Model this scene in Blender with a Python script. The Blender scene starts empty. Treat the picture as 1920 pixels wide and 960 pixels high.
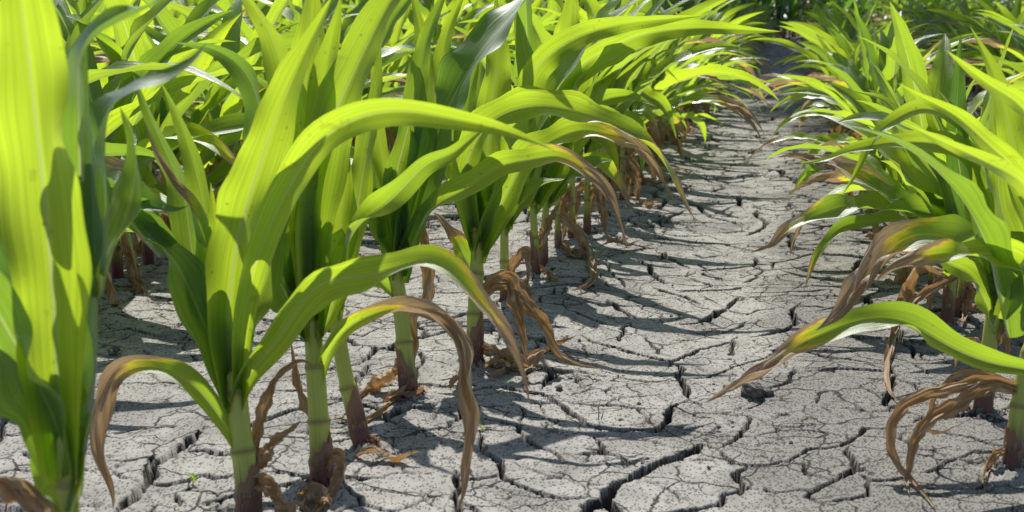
import bpy, math, random
import numpy as np
from mathutils import Vector, Matrix

# ------------------------------------------------------------------ camera, light, exposure
scene = bpy.context.scene
COL = scene.collection
F_PX, CAM_H = 2300.0, 0.55
VPX, VPY = 1510.0, -10.0
pitch = math.atan((480 - VPY) / F_PX)
yaw = math.atan((VPX - 960) / math.hypot(480 - VPY, F_PX))
cam_data = bpy.data.cameras.new('camera')
cam = bpy.data.objects.new('camera', cam_data)
COL.objects.link(cam)
cam.location = (0, 0, CAM_H)
cam.rotation_euler = (math.pi / 2 - pitch, 0, yaw)
cam_data.sensor_width = 36
cam_data.lens = F_PX / 1920 * 36
cam_data.clip_start, cam_data.clip_end = 0.05, 500
cam_data.dof.use_dof = True
cam_data.dof.focus_distance = 2.0
cam_data.dof.aperture_fstop = 9.0
cam_data.dof.aperture_blades = 7
scene.camera = cam

SUN_EL, SUN_AZ = math.radians(52), math.radians(-16)      # azimuth measured from the row direction, right positive
world = bpy.data.worlds.new('World')
scene.world = world
world.use_nodes = True
wn = world.node_tree
sky = wn.nodes.new('ShaderNodeTexSky')
sky.sky_type = 'NISHITA'
sky.sun_disc = False
sky.sun_elevation = SUN_EL
sky.sun_rotation = SUN_AZ
wn.links.new(sky.outputs[0], wn.nodes['Background'].inputs[0])
wn.nodes['Background'].inputs[1].default_value = 0.085
sun_dir = Vector((math.sin(SUN_AZ) * math.cos(SUN_EL), math.cos(SUN_AZ) * math.cos(SUN_EL), math.sin(SUN_EL)))
sd = bpy.data.lights.new('sun', 'SUN')
sd.energy, sd.angle, sd.color = 4.6, math.radians(0.5), (1, 0.96, 0.89)
sun = bpy.data.objects.new('sun', sd)
COL.objects.link(sun)
sun.rotation_euler = sun_dir.to_track_quat('Z', 'Y').to_euler()
sun.location = (3, 6, 8)
scene.view_settings.view_transform = 'Standard'
scene.view_settings.look = 'None'
scene.view_settings.exposure = 0.30
scene.view_settings.gamma = 1
scene.render.engine = 'CYCLES'
scene.cycles.max_bounces = 8
scene.cycles.diffuse_bounces = 4
scene.cycles.transmission_bounces = 6

# ------------------------------------------------------------------ pixel <-> world helpers (for measuring off the photograph)
cy, sy, cp, sp = math.cos(yaw), math.sin(yaw), math.cos(pitch), math.sin(pitch)
RIGHT = np.array([cy, sy, 0.0])
FWD = np.array([-sy * cp, cy * cp, -sp])
UP = np.cross(RIGHT, FWD)
EYE = np.array([0, 0, CAM_H])


def ray(px, py):
    px, py = np.asarray(px, float), np.asarray(py, float)
    return FWD + ((px - 960) / F_PX)[..., None] * RIGHT + ((480 - py) / F_PX)[..., None] * UP


def gpt(px, py):                                          # pixel -> point on flat ground
    d = ray(px, py)
    t = -CAM_H / d[..., 2]
    return EYE + d * t[..., None]


def gdepth(px, py):
    return float(-CAM_H / ray(px, py)[2])


# ------------------------------------------------------------------ noise
def _h(ix, iy, s):
    n = (ix.astype(np.int64) * 374761393 + iy.astype(np.int64) * 668265263 + s * 974634777) & 0xffffffff
    n = ((n ^ (n >> 13)) * 1274126177) & 0xffffffff
    n = n ^ (n >> 16)
    return (n & 0xffffff) / float(0x1000000)


def vnoise(x, y, s=0):
    ix, iy = np.floor(x), np.floor(y)
    fx, fy = x - ix, y - iy
    fx, fy = fx * fx * (3 - 2 * fx), fy * fy * (3 - 2 * fy)
    a, b = _h(ix, iy, s), _h(ix + 1, iy, s)
    c, d = _h(ix, iy + 1, s), _h(ix + 1, iy + 1, s)
    return (a + (b - a) * fx) * (1 - fy) + (c + (d - c) * fx) * fy


def fbm(x, y, s=0, o=3):
    r, a, t = 0, 1, 0
    for k in range(o):
        r = r + a * vnoise(x * 2 ** k, y * 2 ** k, s + k)
        t += a
        a *= 0.5
    return r / t * 2 - 1


def sstep(a, b, x):
    t = np.clip((x - a) / (b - a), 0, 1)
    return t * t * (3 - 2 * t)


# ------------------------------------------------------------------ materials
def mat(name):
    m = bpy.data.materials.new(name)
    m.use_nodes = True
    nt = m.node_tree
    nt.nodes.clear()
    out = nt.nodes.new('ShaderNodeOutputMaterial')
    return m, nt, out


class N:
    def __init__(self, nt): self.nt = nt
    def new(self, t, **k):
        n = self.nt.nodes.new(t)
        for a, b in k.items(): setattr(n, a, b)
        return n
    def link(self, a, b): self.nt.links.new(a, b)
    def put(self, sock, v):
        if hasattr(v, 'is_output') or isinstance(v, bpy.types.NodeSocket): self.link(v, sock)
        else: sock.default_value = v
    def math(self, op, a, b=0.0, c=None, clamp=False):
        n = self.new('ShaderNodeMath', operation=op, use_clamp=clamp)
        self.put(n.inputs[0], a); self.put(n.inputs[1], b)
        if c is not None: self.put(n.inputs[2], c)
        return n.outputs[0]
    def mix(self, f, a, b, blend='MIX'):
        n = self.new('ShaderNodeMix', data_type='RGBA', blend_type=blend)
        self.put(n.inputs[0], f)
        for s, v in ((n.inputs[6], a), (n.inputs[7], b)):
            self.put(s, v if not isinstance(v, tuple) or len(v) == 4 else v + (1,))
        return n.outputs[2]
    def ramp(self, f, lo, hi, smooth=True):
        n = self.new('ShaderNodeMapRange', interpolation_type='SMOOTHSTEP' if smooth else 'LINEAR')
        self.put(n.inputs[0], f); n.inputs[1].default_value = lo; n.inputs[2].default_value = hi
        return n.outputs[0]
    def noise(self, vec, scale, detail=2.0, rough=0.5):
        n = self.new('ShaderNodeTexNoise')
        if vec is not None: self.link(vec, n.inputs['Vector'])
        n.inputs['Scale'].default_value = scale
        n.inputs['Detail'].default_value = detail
        n.inputs['Roughness'].default_value = rough
        return n.outputs[0]
    def attr(self, name):
        return self.new('ShaderNodeAttribute', attribute_name=name)
    def sep(self, v):
        n = self.new('ShaderNodeSeparateXYZ'); self.link(v, n.inputs[0]); return n.outputs
    def comb(self, x, y, z):
        n = self.new('ShaderNodeCombineXYZ')
        for s, v in zip(n.inputs, (x, y, z)): self.put(s, v)
        return n.outputs[0]


def leaf_material():
    m, nt, out = mat('corn_leaf')
    g = N(nt)
    u, v, tone = g.sep(g.attr('lv').outputs['Vector'])
    dry = g.attr('dry').outputs['Fac']
    pos = g.new('ShaderNodeNewGeometry').outputs['Position']
    streak = g.noise(g.comb(g.math('MULTIPLY', u, 9.0), g.math('MULTIPLY', v, 0.9), g.math('MULTIPLY', tone, 57.0)), 1.6, 3, 0.65)
    veins = g.math('SINE', g.math('MULTIPLY', u, 62.0))
    vv = g.math('ADD', g.math('MULTIPLY', veins, 0.10), g.math('MULTIPLY_ADD', streak, 2.4, -1.2))
    blot = g.noise(pos, 55.0, 2)
    green = g.mix(tone, (0.035, 0.095, 0.020), (0.10, 0.185, 0.014))
    green = g.mix(g.math('MULTIPLY_ADD', vv, 0.5, 0.4, clamp=True), green, g.mix(tone, (0.075, 0.155, 0.026), (0.165, 0.225, 0.028)))
    trans = g.mix(tone, (0.15, 0.32, 0.030), (0.68, 0.90, 0.035))
    tvar = g.math('MULTIPLY_ADD', vv, 0.40, 0.88)
    trans = g.mix(1.0, trans, g.comb(tvar, tvar, tvar), 'MULTIPLY')
    # midrib: pale, opaque
    au = g.math('ABSOLUTE', u)
    rib = g.ramp(g.math('SUBTRACT', g.math('MULTIPLY_ADD', v, -0.05, 0.085), au), 0.0, 0.035)
    rib = g.math('MULTIPLY', rib, g.math('SUBTRACT', 1.0, g.ramp(v, 0.6, 0.95)))
    green = g.mix(g.math('MULTIPLY', rib, 0.8), green, (0.26, 0.34, 0.13))
    trans = g.mix(g.math('MULTIPLY', rib, 0.75), trans, (0.50, 0.60, 0.20))
    # yellowing then brown
    patch = g.noise(g.comb(g.math('MULTIPLY', u, 2.2), g.math('MULTIPLY', v, 9.0), g.math('MULTIPLY', tone, 41.0)), 1.6, 3, 0.6)
    dn = g.math('ADD', dry, g.math('MULTIPLY', g.math('ADD', g.math('MULTIPLY_ADD', streak, 1.1, -0.55), g.math('MULTIPLY_ADD', patch, 0.9, -0.45)), g.ramp(dry, 0.0, 0.12)))
    yel = g.ramp(dn, 0.12, 0.42)
    bro = g.ramp(dn, 0.38, 0.62)
    brown = g.mix(g.ramp(streak, 0.38, 0.62), (0.22, 0.135, 0.080), (0.56, 0.46, 0.35))
    green = g.mix(yel, green, (0.34, 0.30, 0.03)); green = g.mix(bro, green, brown)
    trans = g.mix(yel, trans, (0.85, 0.66, 0.03)); trans = g.mix(bro, trans, (0.58, 0.38, 0.18))
    spk = g.new('ShaderNodeTexVoronoi'); g.link(pos, spk.inputs['Vector']); spk.inputs['Scale'].default_value = 95
    sr, sg_, sb = g.sep(spk.outputs['Color'])
    spot = g.math('MULTIPLY', g.math('MULTIPLY', g.ramp(spk.outputs['Distance'], 0.22, 0.10), g.math('LESS_THAN', sr, 0.10)), 0.75)
    spot = g.math('MAXIMUM', spot, g.math('MULTIPLY', g.ramp(blot, 0.68, 0.74), 0.35))
    green = g.mix(spot, green, (0.10, 0.07, 0.02)); trans = g.mix(spot, trans, (0.3, 0.3, 0.02))
    p = g.new('ShaderNodeBsdfPrincipled')
    g.put(p.inputs['Base Color'], green)
    g.put(p.inputs['Roughness'], g.math('MULTIPLY_ADD', bro, 0.25, 0.40))
    p.inputs['Specular IOR Level'].default_value = 0.5
    t = g.new('ShaderNodeBsdfTranslucent')
    g.put(t.inputs['Color'], trans)
    bump = g.new('ShaderNodeBump')
    bump.inputs['Strength'].default_value = 0.45
    bump.inputs['Distance'].default_value = 0.0015
    g.put(bump.inputs['Height'], g.math('ADD', vv, g.math('MULTIPLY', rib, -1.5)))
    g.link(bump.outputs[0], p.inputs['Normal'])
    mx = g.new('ShaderNodeMixShader')
    g.put(mx.inputs[0], g.math('MULTIPLY_ADD', bro, -0.38, 0.68))
    g.link(p.outputs[0], mx.inputs[1]); g.link(t.outputs[0], mx.inputs[2])
    p.inputs['Specular IOR Level'].default_value = 0.0
    wax = g.new('ShaderNodeBsdfGlossy')                       # waxy bloom on the blade
    wax.inputs['Color'].default_value = (0.92, 0.96, 0.95, 1)
    g.put(wax.inputs['Roughness'], g.math('MULTIPLY_ADD', bro, 0.2, g.math('MULTIPLY_ADD', streak, 0.16, 0.36)))
    g.link(bump.outputs[0], wax.inputs['Normal'])
    fr = g.new('ShaderNodeFresnel'); g.put(fr.inputs['IOR'], g.math('MULTIPLY_ADD', g.new('ShaderNodeNewGeometry').outputs['Backfacing'], 1 / 1.5 - 1.5, 1.5))
    g.link(bump.outputs[0], fr.inputs['Normal'])
    mx2 = g.new('ShaderNodeMixShader')
    g.put(mx2.inputs[0], g.math('MULTIPLY', fr.outputs[0], g.math('MULTIPLY_ADD', bro, -0.55, 0.85), clamp=True))
    g.link(mx.outputs[0], mx2.inputs[1]); g.link(wax.outputs[0], mx2.inputs[2])
    g.link(mx2.outputs[0], out.inputs[0])
    return m


def dead_material():
    m, nt, out = mat('dead_leaf')
    g = N(nt)
    u, v, tone = g.sep(g.attr('lv').outputs['Vector'])
    st = g.noise(g.comb(g.math('MULTIPLY', u, 6.0), g.math('MULTIPLY', v, 1.2), g.math('MULTIPLY', tone, 57.0)), 1.8, 4, 0.7)
    bl = g.noise(g.comb(u, g.math('MULTIPLY', v, 5.0), g.math('MULTIPLY', tone, 31.0)), 1.5, 3)
    c = g.mix(g.ramp(st, 0.3, 0.7), (0.20, 0.112, 0.062), (0.55, 0.42, 0.27))
    c = g.mix(g.math('MULTIPLY', g.ramp(bl, 0.5, 0.75), 0.75), c, (0.64, 0.56, 0.45))
    c = g.mix(g.math('MULTIPLY', g.ramp(bl, 0.5, 0.3), 0.6), c, (0.38, 0.19, 0.07))
    p = g.new('ShaderNodeBsdfPrincipled')
    g.put(p.inputs['Base Color'], c)
    p.inputs['Roughness'].default_value = 0.6
    p.inputs['Specular IOR Level'].default_value = 0.35
    bump = g.new('ShaderNodeBump'); bump.inputs['Strength'].default_value = 0.5; bump.inputs['Distance'].default_value = 0.002
    g.put(bump.inputs['Height'], st); g.link(bump.outputs[0], p.inputs['Normal'])
    t = g.new('ShaderNodeBsdfTranslucent'); t.inputs[0].default_value = (0.57, 0.31, 0.10, 1)
    mx = g.new('ShaderNodeMixShader'); mx.inputs[0].default_value = 0.24
    g.link(p.outputs[0], mx.inputs[1]); g.link(t.outputs[0], mx.inputs[2]); g.link(mx.outputs[0], out.inputs[0])
    return m


def stalk_material():
    m, nt, out = mat('corn_stalk')
    g = N(nt)
    u, h, tone = g.sep(g.attr('lv').outputs['Vector'])          # h: metres above the ground
    dry = g.attr('dry').outputs['Fac']
    st = g.noise(g.comb(g.math('MULTIPLY', u, 14.0), g.math('MULTIPLY', h, 6.0), g.math('MULTIPLY', tone, 57.0)), 1.5, 3, 0.6)
    c = g.mix(st, (0.38, 0.43, 0.070), (0.50, 0.55, 0.13))
    hh = g.math('ADD', h, g.math('MULTIPLY_ADD', st, 0.05, -0.025))
    c = g.mix(g.math('SUBTRACT', 1.0, g.ramp(hh, 0.02, 0.075)), c, g.mix(st, (0.085, 0.018, 0.030), (0.17, 0.05, 0.06)))
    c = g.mix(dry, c, (0.16, 0.06, 0.045))
    p = g.new('ShaderNodeBsdfPrincipled')
    g.put(p.inputs['Base Color'], c); p.inputs['Roughness'].default_value = 0.45
    p.inputs['Subsurface Weight'].default_value = 0.4
    p.inputs['Subsurface Radius'].default_value = (0.012, 0.015, 0.002)
    bump = g.new('ShaderNodeBump'); bump.inputs['Strength'].default_value = 0.2; bump.inputs['Distance'].default_value = 0.001
    g.put(bump.inputs['Height'], st); g.link(bump.outputs[0], p.inputs['Normal'])
    g.link(p.outputs[0], out.inputs[0])
    return m


def sheath_material():
    m, nt, out = mat('dry_sheath')
    g = N(nt)
    u, h, tone = g.sep(g.attr('lv').outputs['Vector'])
    st = g.noise(g.comb(g.math('MULTIPLY', u, 14.0), g.math('MULTIPLY', h, 1.6), g.math('MULTIPLY', tone, 57.0)), 1.5, 3, 0.65)
    c = g.mix(g.ramp(st, 0.3, 0.7), (0.085, 0.030, 0.030), (0.19, 0.085, 0.062))
    c = g.mix(g.math('MULTIPLY', g.ramp(g.math('MULTIPLY_ADD', st, 0.5, h), 0.75, 1.15), 0.85), c, (0.27, 0.15, 0.09))
    p = g.new('ShaderNodeBsdfPrincipled')
    g.put(p.inputs['Base Color'], c); p.inputs['Roughness'].default_value = 0.6
    g.link(p.outputs[0], out.inputs[0])
    return m


def soil_material():
    m, nt, out = mat('cracked_soil')
    g = N(nt)
    pos = g.new('ShaderNodeNewGeometry').outputs['Position']
    big = g.noise(pos, 3.2, 4, 0.6)
    mid = g.noise(pos, 26.0, 4, 0.6)
    # elongated crumbs and pin holes
    mp = g.new('ShaderNodeMapping'); g.link(pos, mp.inputs[0]); mp.inputs['Scale'].default_value = (1.0, 0.6, 1.0)
    mp.inputs['Rotation'].default_value = (0, 0, 0.5)
    fine = g.noise(mp.outputs[0], 420.0, 3, 0.65)
    sx, sy_, sz = g.sep(pos)
    lane = g.math('MULTIPLY', g.ramp(sx, -0.10, 0.04), g.math('SUBTRACT', 1.0, g.ramp(sx, 0.5, 0.6)))
    rough_area = g.ramp(g.math('ADD', g.noise(pos, 4.5, 3, 0.6), g.math('MULTIPLY', lane, 0.24)), 0.47, 0.72)          # crumbly patches
    def specks(scale, share, lo, hi):
        vo = g.new('ShaderNodeTexVoronoi', feature='F1', voronoi_dimensions='2D')
        g.link(mp.outputs[0], vo.inputs['Vector']); vo.inputs['Scale'].default_value = scale
        r_, g_, b_ = g.sep(vo.outputs['Color'])
        keep = g.math('LESS_THAN', r_, g.math('MULTIPLY_ADD', rough_area, share * 0.8, share))
        rad = g.math('MULTIPLY_ADD', g_, hi - lo, lo)
        dot = g.ramp(g.math('SUBTRACT', rad, g.math('ADD', vo.outputs['Distance'], g.math('MULTIPLY_ADD', fine, 0.5, -0.25))), 0.0, 0.10)
        return g.math('MULTIPLY', dot, keep)
    pits = specks(300.0, 0.42, 0.20, 0.46)
    pits2 = specks(120.0, 0.20, 0.12, 0.36)
    # hairline crazing, two sizes
    warp = g.new('ShaderNodeTexNoise'); g.link(pos, warp.inputs['Vector']); warp.inputs['Scale'].default_value = 24; warp.inputs['Detail'].default_value = 4
    wv = g.new('ShaderNodeVectorMath', operation='MULTIPLY_ADD')
    g.link(warp.outputs['Color'], wv.inputs[0]); wv.inputs[1].default_value = (0.05, 0.05, 0.0); g.link(pos, wv.inputs[2])
    def craze(scale, width, lo, hi, ms):
        vo = g.new('ShaderNodeTexVoronoi', feature='DISTANCE_TO_EDGE', voronoi_dimensions='2D')
        g.link(wv.outputs[0], vo.inputs['Vector']); vo.inputs['Scale'].default_value = scale
        ln = g.ramp(vo.outputs['Distance'], width, width * 0.3)
        return g.math('MULTIPLY', ln, g.ramp(g.noise(pos, ms, 2), lo, hi))
    hair = g.math('MAXIMUM', g.math('MAXIMUM', craze(11, 0.026, 0.42, 0.52, 9), craze(19, 0.028, 0.52, 0.61, 11)), craze(41, 0.036, 0.60, 0.68, 14))
    c = g.mix(g.ramp(big, 0.3, 0.7), (0.255, 0.244, 0.226), (0.375, 0.357, 0.324))
    c = g.mix(g.ramp(mid, 0.35, 0.7), c, (0.39, 0.375, 0.348))
    c = g.mix(g.math('MULTIPLY', rough_area, 0.72), c, (0.195, 0.186, 0.172))
    c = g.mix(g.math('MULTIPLY', pits, 0.85), c, (0.085, 0.080, 0.074))
    c = g.mix(g.math('MULTIPLY', pits2, 0.55), c, (0.10, 0.094, 0.086))
    c = g.mix(g.math('MULTIPLY', hair, 0.9), c, (0.035, 0.032, 0.029))  # hairlines painted near-black, standing in for the shade inside them
    deep = g.attr('crack').outputs['Fac']                               # occlusion shade of the cracks painted into the soil colour, by depth
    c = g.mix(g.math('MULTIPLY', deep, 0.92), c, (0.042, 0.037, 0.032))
    p = g.new('ShaderNodeBsdfPrincipled')
    g.put(p.inputs['Base Color'], c); p.inputs['Roughness'].default_value = 0.92
    p.inputs['Specular IOR Level'].default_value = 0.15
    hgt = g.math('SUBTRACT', g.math('MULTIPLY', mid, 1.6), g.math('MULTIPLY', pits, 0.9))
    hgt = g.math('SUBTRACT', hgt, g.math('MULTIPLY', pits2, 0.8))
    hgt = g.math('SUBTRACT', hgt, g.math('MULTIPLY', hair, 1.4))
    hgt = g.math('ADD', hgt, g.math('MULTIPLY', fine, 0.6))
    bump = g.new('ShaderNodeBump'); bump.inputs['Strength'].default_value = 0.7; bump.inputs['Distance'].default_value = 0.003
    g.put(bump.inputs['Height'], hgt); g.link(bump.outputs[0], p.inputs['Normal'])
    g.link(p.outputs[0], out.inputs[0])
    return m


def clod_material():
    m, nt, out = mat('soil_clod')
    g = N(nt)
    pos = g.new('ShaderNodeNewGeometry').outputs['Position']
    n = g.noise(pos, 160, 4, 0.65)
    c = g.mix(g.ramp(n, 0.35, 0.65), (0.07, 0.064, 0.057), (0.19, 0.18, 0.165))
    p = g.new('ShaderNodeBsdfPrincipled'); g.put(p.inputs['Base Color'], c); p.inputs['Roughness'].default_value = 0.95
    bump = g.new('ShaderNodeBump'); bump.inputs['Strength'].default_value = 0.8; bump.inputs['Distance'].default_value = 0.003
    g.put(bump.inputs['Height'], n); g.link(bump.outputs[0], p.inputs['Normal'])
    g.link(p.outputs[0], out.inputs[0])
    return m


M_LEAF, M_DEAD, M_STALK, M_SHEATH, M_SOIL, M_CLOD = (leaf_material(), dead_material(), stalk_material(),
                                                    sheath_material(), soil_material(), clod_material())


# ------------------------------------------------------------------ mesh helpers
def raw_mesh(name, V, Fq, lv=None, dry=None, m=None, smooth=True):
    me = bpy.data.meshes.new(name)
    V = np.asarray(V, np.float32); Fq = np.asarray(Fq, np.int32)
    k = Fq.shape[1]
    me.vertices.add(len(V)); me.vertices.foreach_set('co', V.ravel())
    me.loops.add(Fq.size); me.loops.foreach_set('vertex_index', Fq.ravel())
    me.polygons.add(len(Fq))
    me.polygons.foreach_set('loop_start', np.arange(0, Fq.size, k, dtype=np.int32))
    me.polygons.foreach_set('loop_total', np.full(len(Fq), k, np.int32))
    me.polygons.foreach_set('use_smooth', np.full(len(Fq), smooth, bool))
    if lv is not None:
        a = me.attributes.new('lv', 'FLOAT_VECTOR', 'POINT'); a.data.foreach_set('vector', np.asarray(lv, np.float32).ravel())
    if dry is not None:
        a = me.attributes.new('dry', 'FLOAT', 'POINT'); a.data.foreach_set('value', np.asarray(dry, np.float32).ravel())
    if m: me.materials.append(m)
    me.update(calc_edges=True)
    return me


def grid_faces(nr, nc, wrap=False):
    r = np.arange(nr - 1)[:, None]
    c = np.arange(nc if wrap else nc - 1)[None, :]
    c1 = (c + 1) % nc
    return np.stack([r * nc + c, r * nc + c1, (r + 1) * nc + c1, (r + 1) * nc + c], -1).reshape(-1, 4)


def norm(a):
    return a / np.maximum(np.linalg.norm(a, axis=-1, keepdims=True), 1e-9)


def width_profile(v, base=0.62, peak=0.36, tip=1.7):
    up = base + (1 - base) * np.sin(np.clip(v / peak, 0, 1) * math.pi / 2)
    dn = 1 - np.clip((v - peak) / (1 - peak), 0, 1) ** tip
    return np.where(v < peak, up, dn) * (1 - 0.0 * v)


def ribbon(P, S, v, W, arc, nu, rng, ripple=0.05, tone=0.5, dry=2.0, kind='leaf', edge=0.35, fold=0.16):
    """Blade around the centre line P with lateral directions S. Returns V, F, lv, dry."""
    n = len(P)
    T = norm(np.gradient(P, axis=0))
    S = norm(S - (S * T).sum(1, keepdims=True) * T)
    Nn = np.cross(T, S)
    u = np.linspace(-1, 1, nu + 1)
    A = np.maximum(arc, 0.02)[:, None]
    th = u[None, :] * A / 2
    R = (W / A[:, 0])[:, None]
    x = R * np.sin(th)
    z = R * (1 - np.cos(th))
    z = z + W[:, None] * fold * np.abs(u)[None, :] ** 0.8 * 0.5
    L = np.linalg.norm(np.diff(P, axis=0), axis=1).sum()
    nw = max(2.0, L / 0.085)
    p1, p2 = rng.uniform(0, 6.28, 2)
    env = sstep(0.08, 0.3, v) * (1 - 0.5 * v)
    wav = np.where(u[None, :] > 0, np.sin(v[:, None] * 6.28 * nw + p1 + 1.3 * np.sin(v[:, None] * 9 + p2)),
                   np.sin(v[:, None] * 6.28 * nw * 0.87 + p2 + 1.1 * np.sin(v[:, None] * 7 + p1)))
    z = z + wav * (np.abs(u)[None, :] ** 1.8) * (ripple * W * env)[:, None]
    if kind == 'dead':
        q1, q2, q3 = rng.uniform(0, 6.28, 3)
        z = z + (0.20 * W)[:, None] * np.sin(u[None, :] * 4 + v[:, None] * 13 + q1) + (0.12 * W)[:, None] * np.sin(u[None, :] * 8 - v[:, None] * 27 + q2)
        x = x * (1 + 0.30 * np.sin(v[:, None] * 19 + q3 + u[None, :] * 2) * np.sin(v[:, None] * 47 + q1))
    if kind == 'leaf' and dry < 1.6:
        q1, q2, q3 = rng.uniform(0, 6.28, 3)
        k = sstep(dry - 0.05, dry + 0.12, v)[:, None]
        x = x * (1 + k * (-0.12 + 0.22 * np.sin(v[:, None] * L * 60 + q3) * np.sin(v[:, None] * L * 23 + q1) + 0.10 * u[None, :] * np.sin(v[:, None] * L * 90 + q2)))
        z = z + k * W[:, None] * (0.20 * np.sin(u[None, :] * 4 + v[:, None] * L * 45 + q1) + 0.13 * np.sin(u[None, :] * 9 - v[:, None] * L * 70 + q2))
    V = P[:, None, :] + x[..., None] * S[:, None, :] + z[..., None] * Nn[:, None, :]
    lv = np.zeros((n, nu + 1, 3)); lv[..., 0] = u[None, :]; lv[..., 1] = v[:, None] * L / 0.45; lv[..., 2] = tone
    vn = v[:, None] + edge * (np.abs(u)[None, :] ** 3) * sstep(dry - 0.45, dry, v)[:, None] * 0.6
    d = sstep(dry - 0.16, dry + 0.16, vn + 0.0 * u[None, :]) if dry < 1.6 else np.zeros((n, nu + 1))
    lv[..., 1] = v[:, None]
    return V.reshape(-1, 3), grid_faces(n, nu + 1), lv.reshape(-1, 3), d.reshape(-1)


def tube(P, r, nseg=12, tone=0.5, h=None, dryv=None, rscale=None):
    P = np.asarray(P, float); n = len(P)
    T = norm(np.gradient(P, axis=0))
    a = np.array([1.0, 0, 0]) if abs(T[0, 0]) < 0.9 else np.array([0, 1.0, 0])
    X = norm(np.cross(T, np.broadcast_to(a, T.shape))); Y = np.cross(T, X)
    ang = np.linspace(0, 2 * math.pi, nseg, endpoint=False)
    rr = np.asarray(r, float)[:, None] * np.ones(nseg)[None, :]
    if rscale is not None: rr = rr * rscale
    V = P[:, None, :] + rr[..., None] * (np.cos(ang)[None, :, None] * X[:, None, :] + np.sin(ang)[None, :, None] * Y[:, None, :])
    lv = np.zeros((n, nseg, 3)); lv[..., 0] = (np.abs(ang / math.pi - 1))[None, :]
    lv[..., 1] = (P[:, 2] if h is None else h)[:, None]; lv[..., 2] = tone
    d = np.zeros((n, nseg)) if dryv is None else np.repeat(np.asarray(dryv)[:, None], nseg, 1)
    return V.reshape(-1, 3), grid_faces(n, nseg, True), lv.reshape(-1, 3), d.reshape(-1)


def catmull(pts, n):
    p = np.asarray(pts, float)
    p = np.vstack([2 * p[0] - p[1], p, 2 * p[-1] - p[-2]])
    seg = np.linalg.norm(np.diff(p[1:-1, :2], axis=0), axis=1)
    cum = np.concatenate([[0], np.cumsum(seg)])
    s = np.linspace(0, cum[-1], n)
    out = []
    for q in s:
        i = min(np.searchsorted(cum, q, 'right') - 1, len(seg) - 1)
        t = (q - cum[i]) / seg[i]
        a, b, c, d = p[i], p[i + 1], p[i + 2], p[i + 3]
        out.append(0.5 * ((2 * b) + (c - a) * t + (2 * a - 5 * b + 4 * c - d) * t * t + (3 * b - a - 3 * c + d) * t ** 3))
    return np.array(out), s / cum[-1]


def smooth1(a, k=2):
    for _ in range(k):
        a = np.concatenate([a[:1], (a[:-2] + 2 * a[1:-1] + a[2:]) / 4, a[-1:]])
    return a


def thing(name, loc, label, cat, group=None):
    o = bpy.data.objects.new(name, None)
    COL.objects.link(o)
    o.location = loc
    o.empty_display_size = 0.05
    o['label'] = label; o['category'] = cat
    if group: o['group'] = group
    return o


def part(name, me, parent):
    o = bpy.data.objects.new(name, me)
    COL.objects.link(o)
    o.parent = parent
    return o


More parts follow.
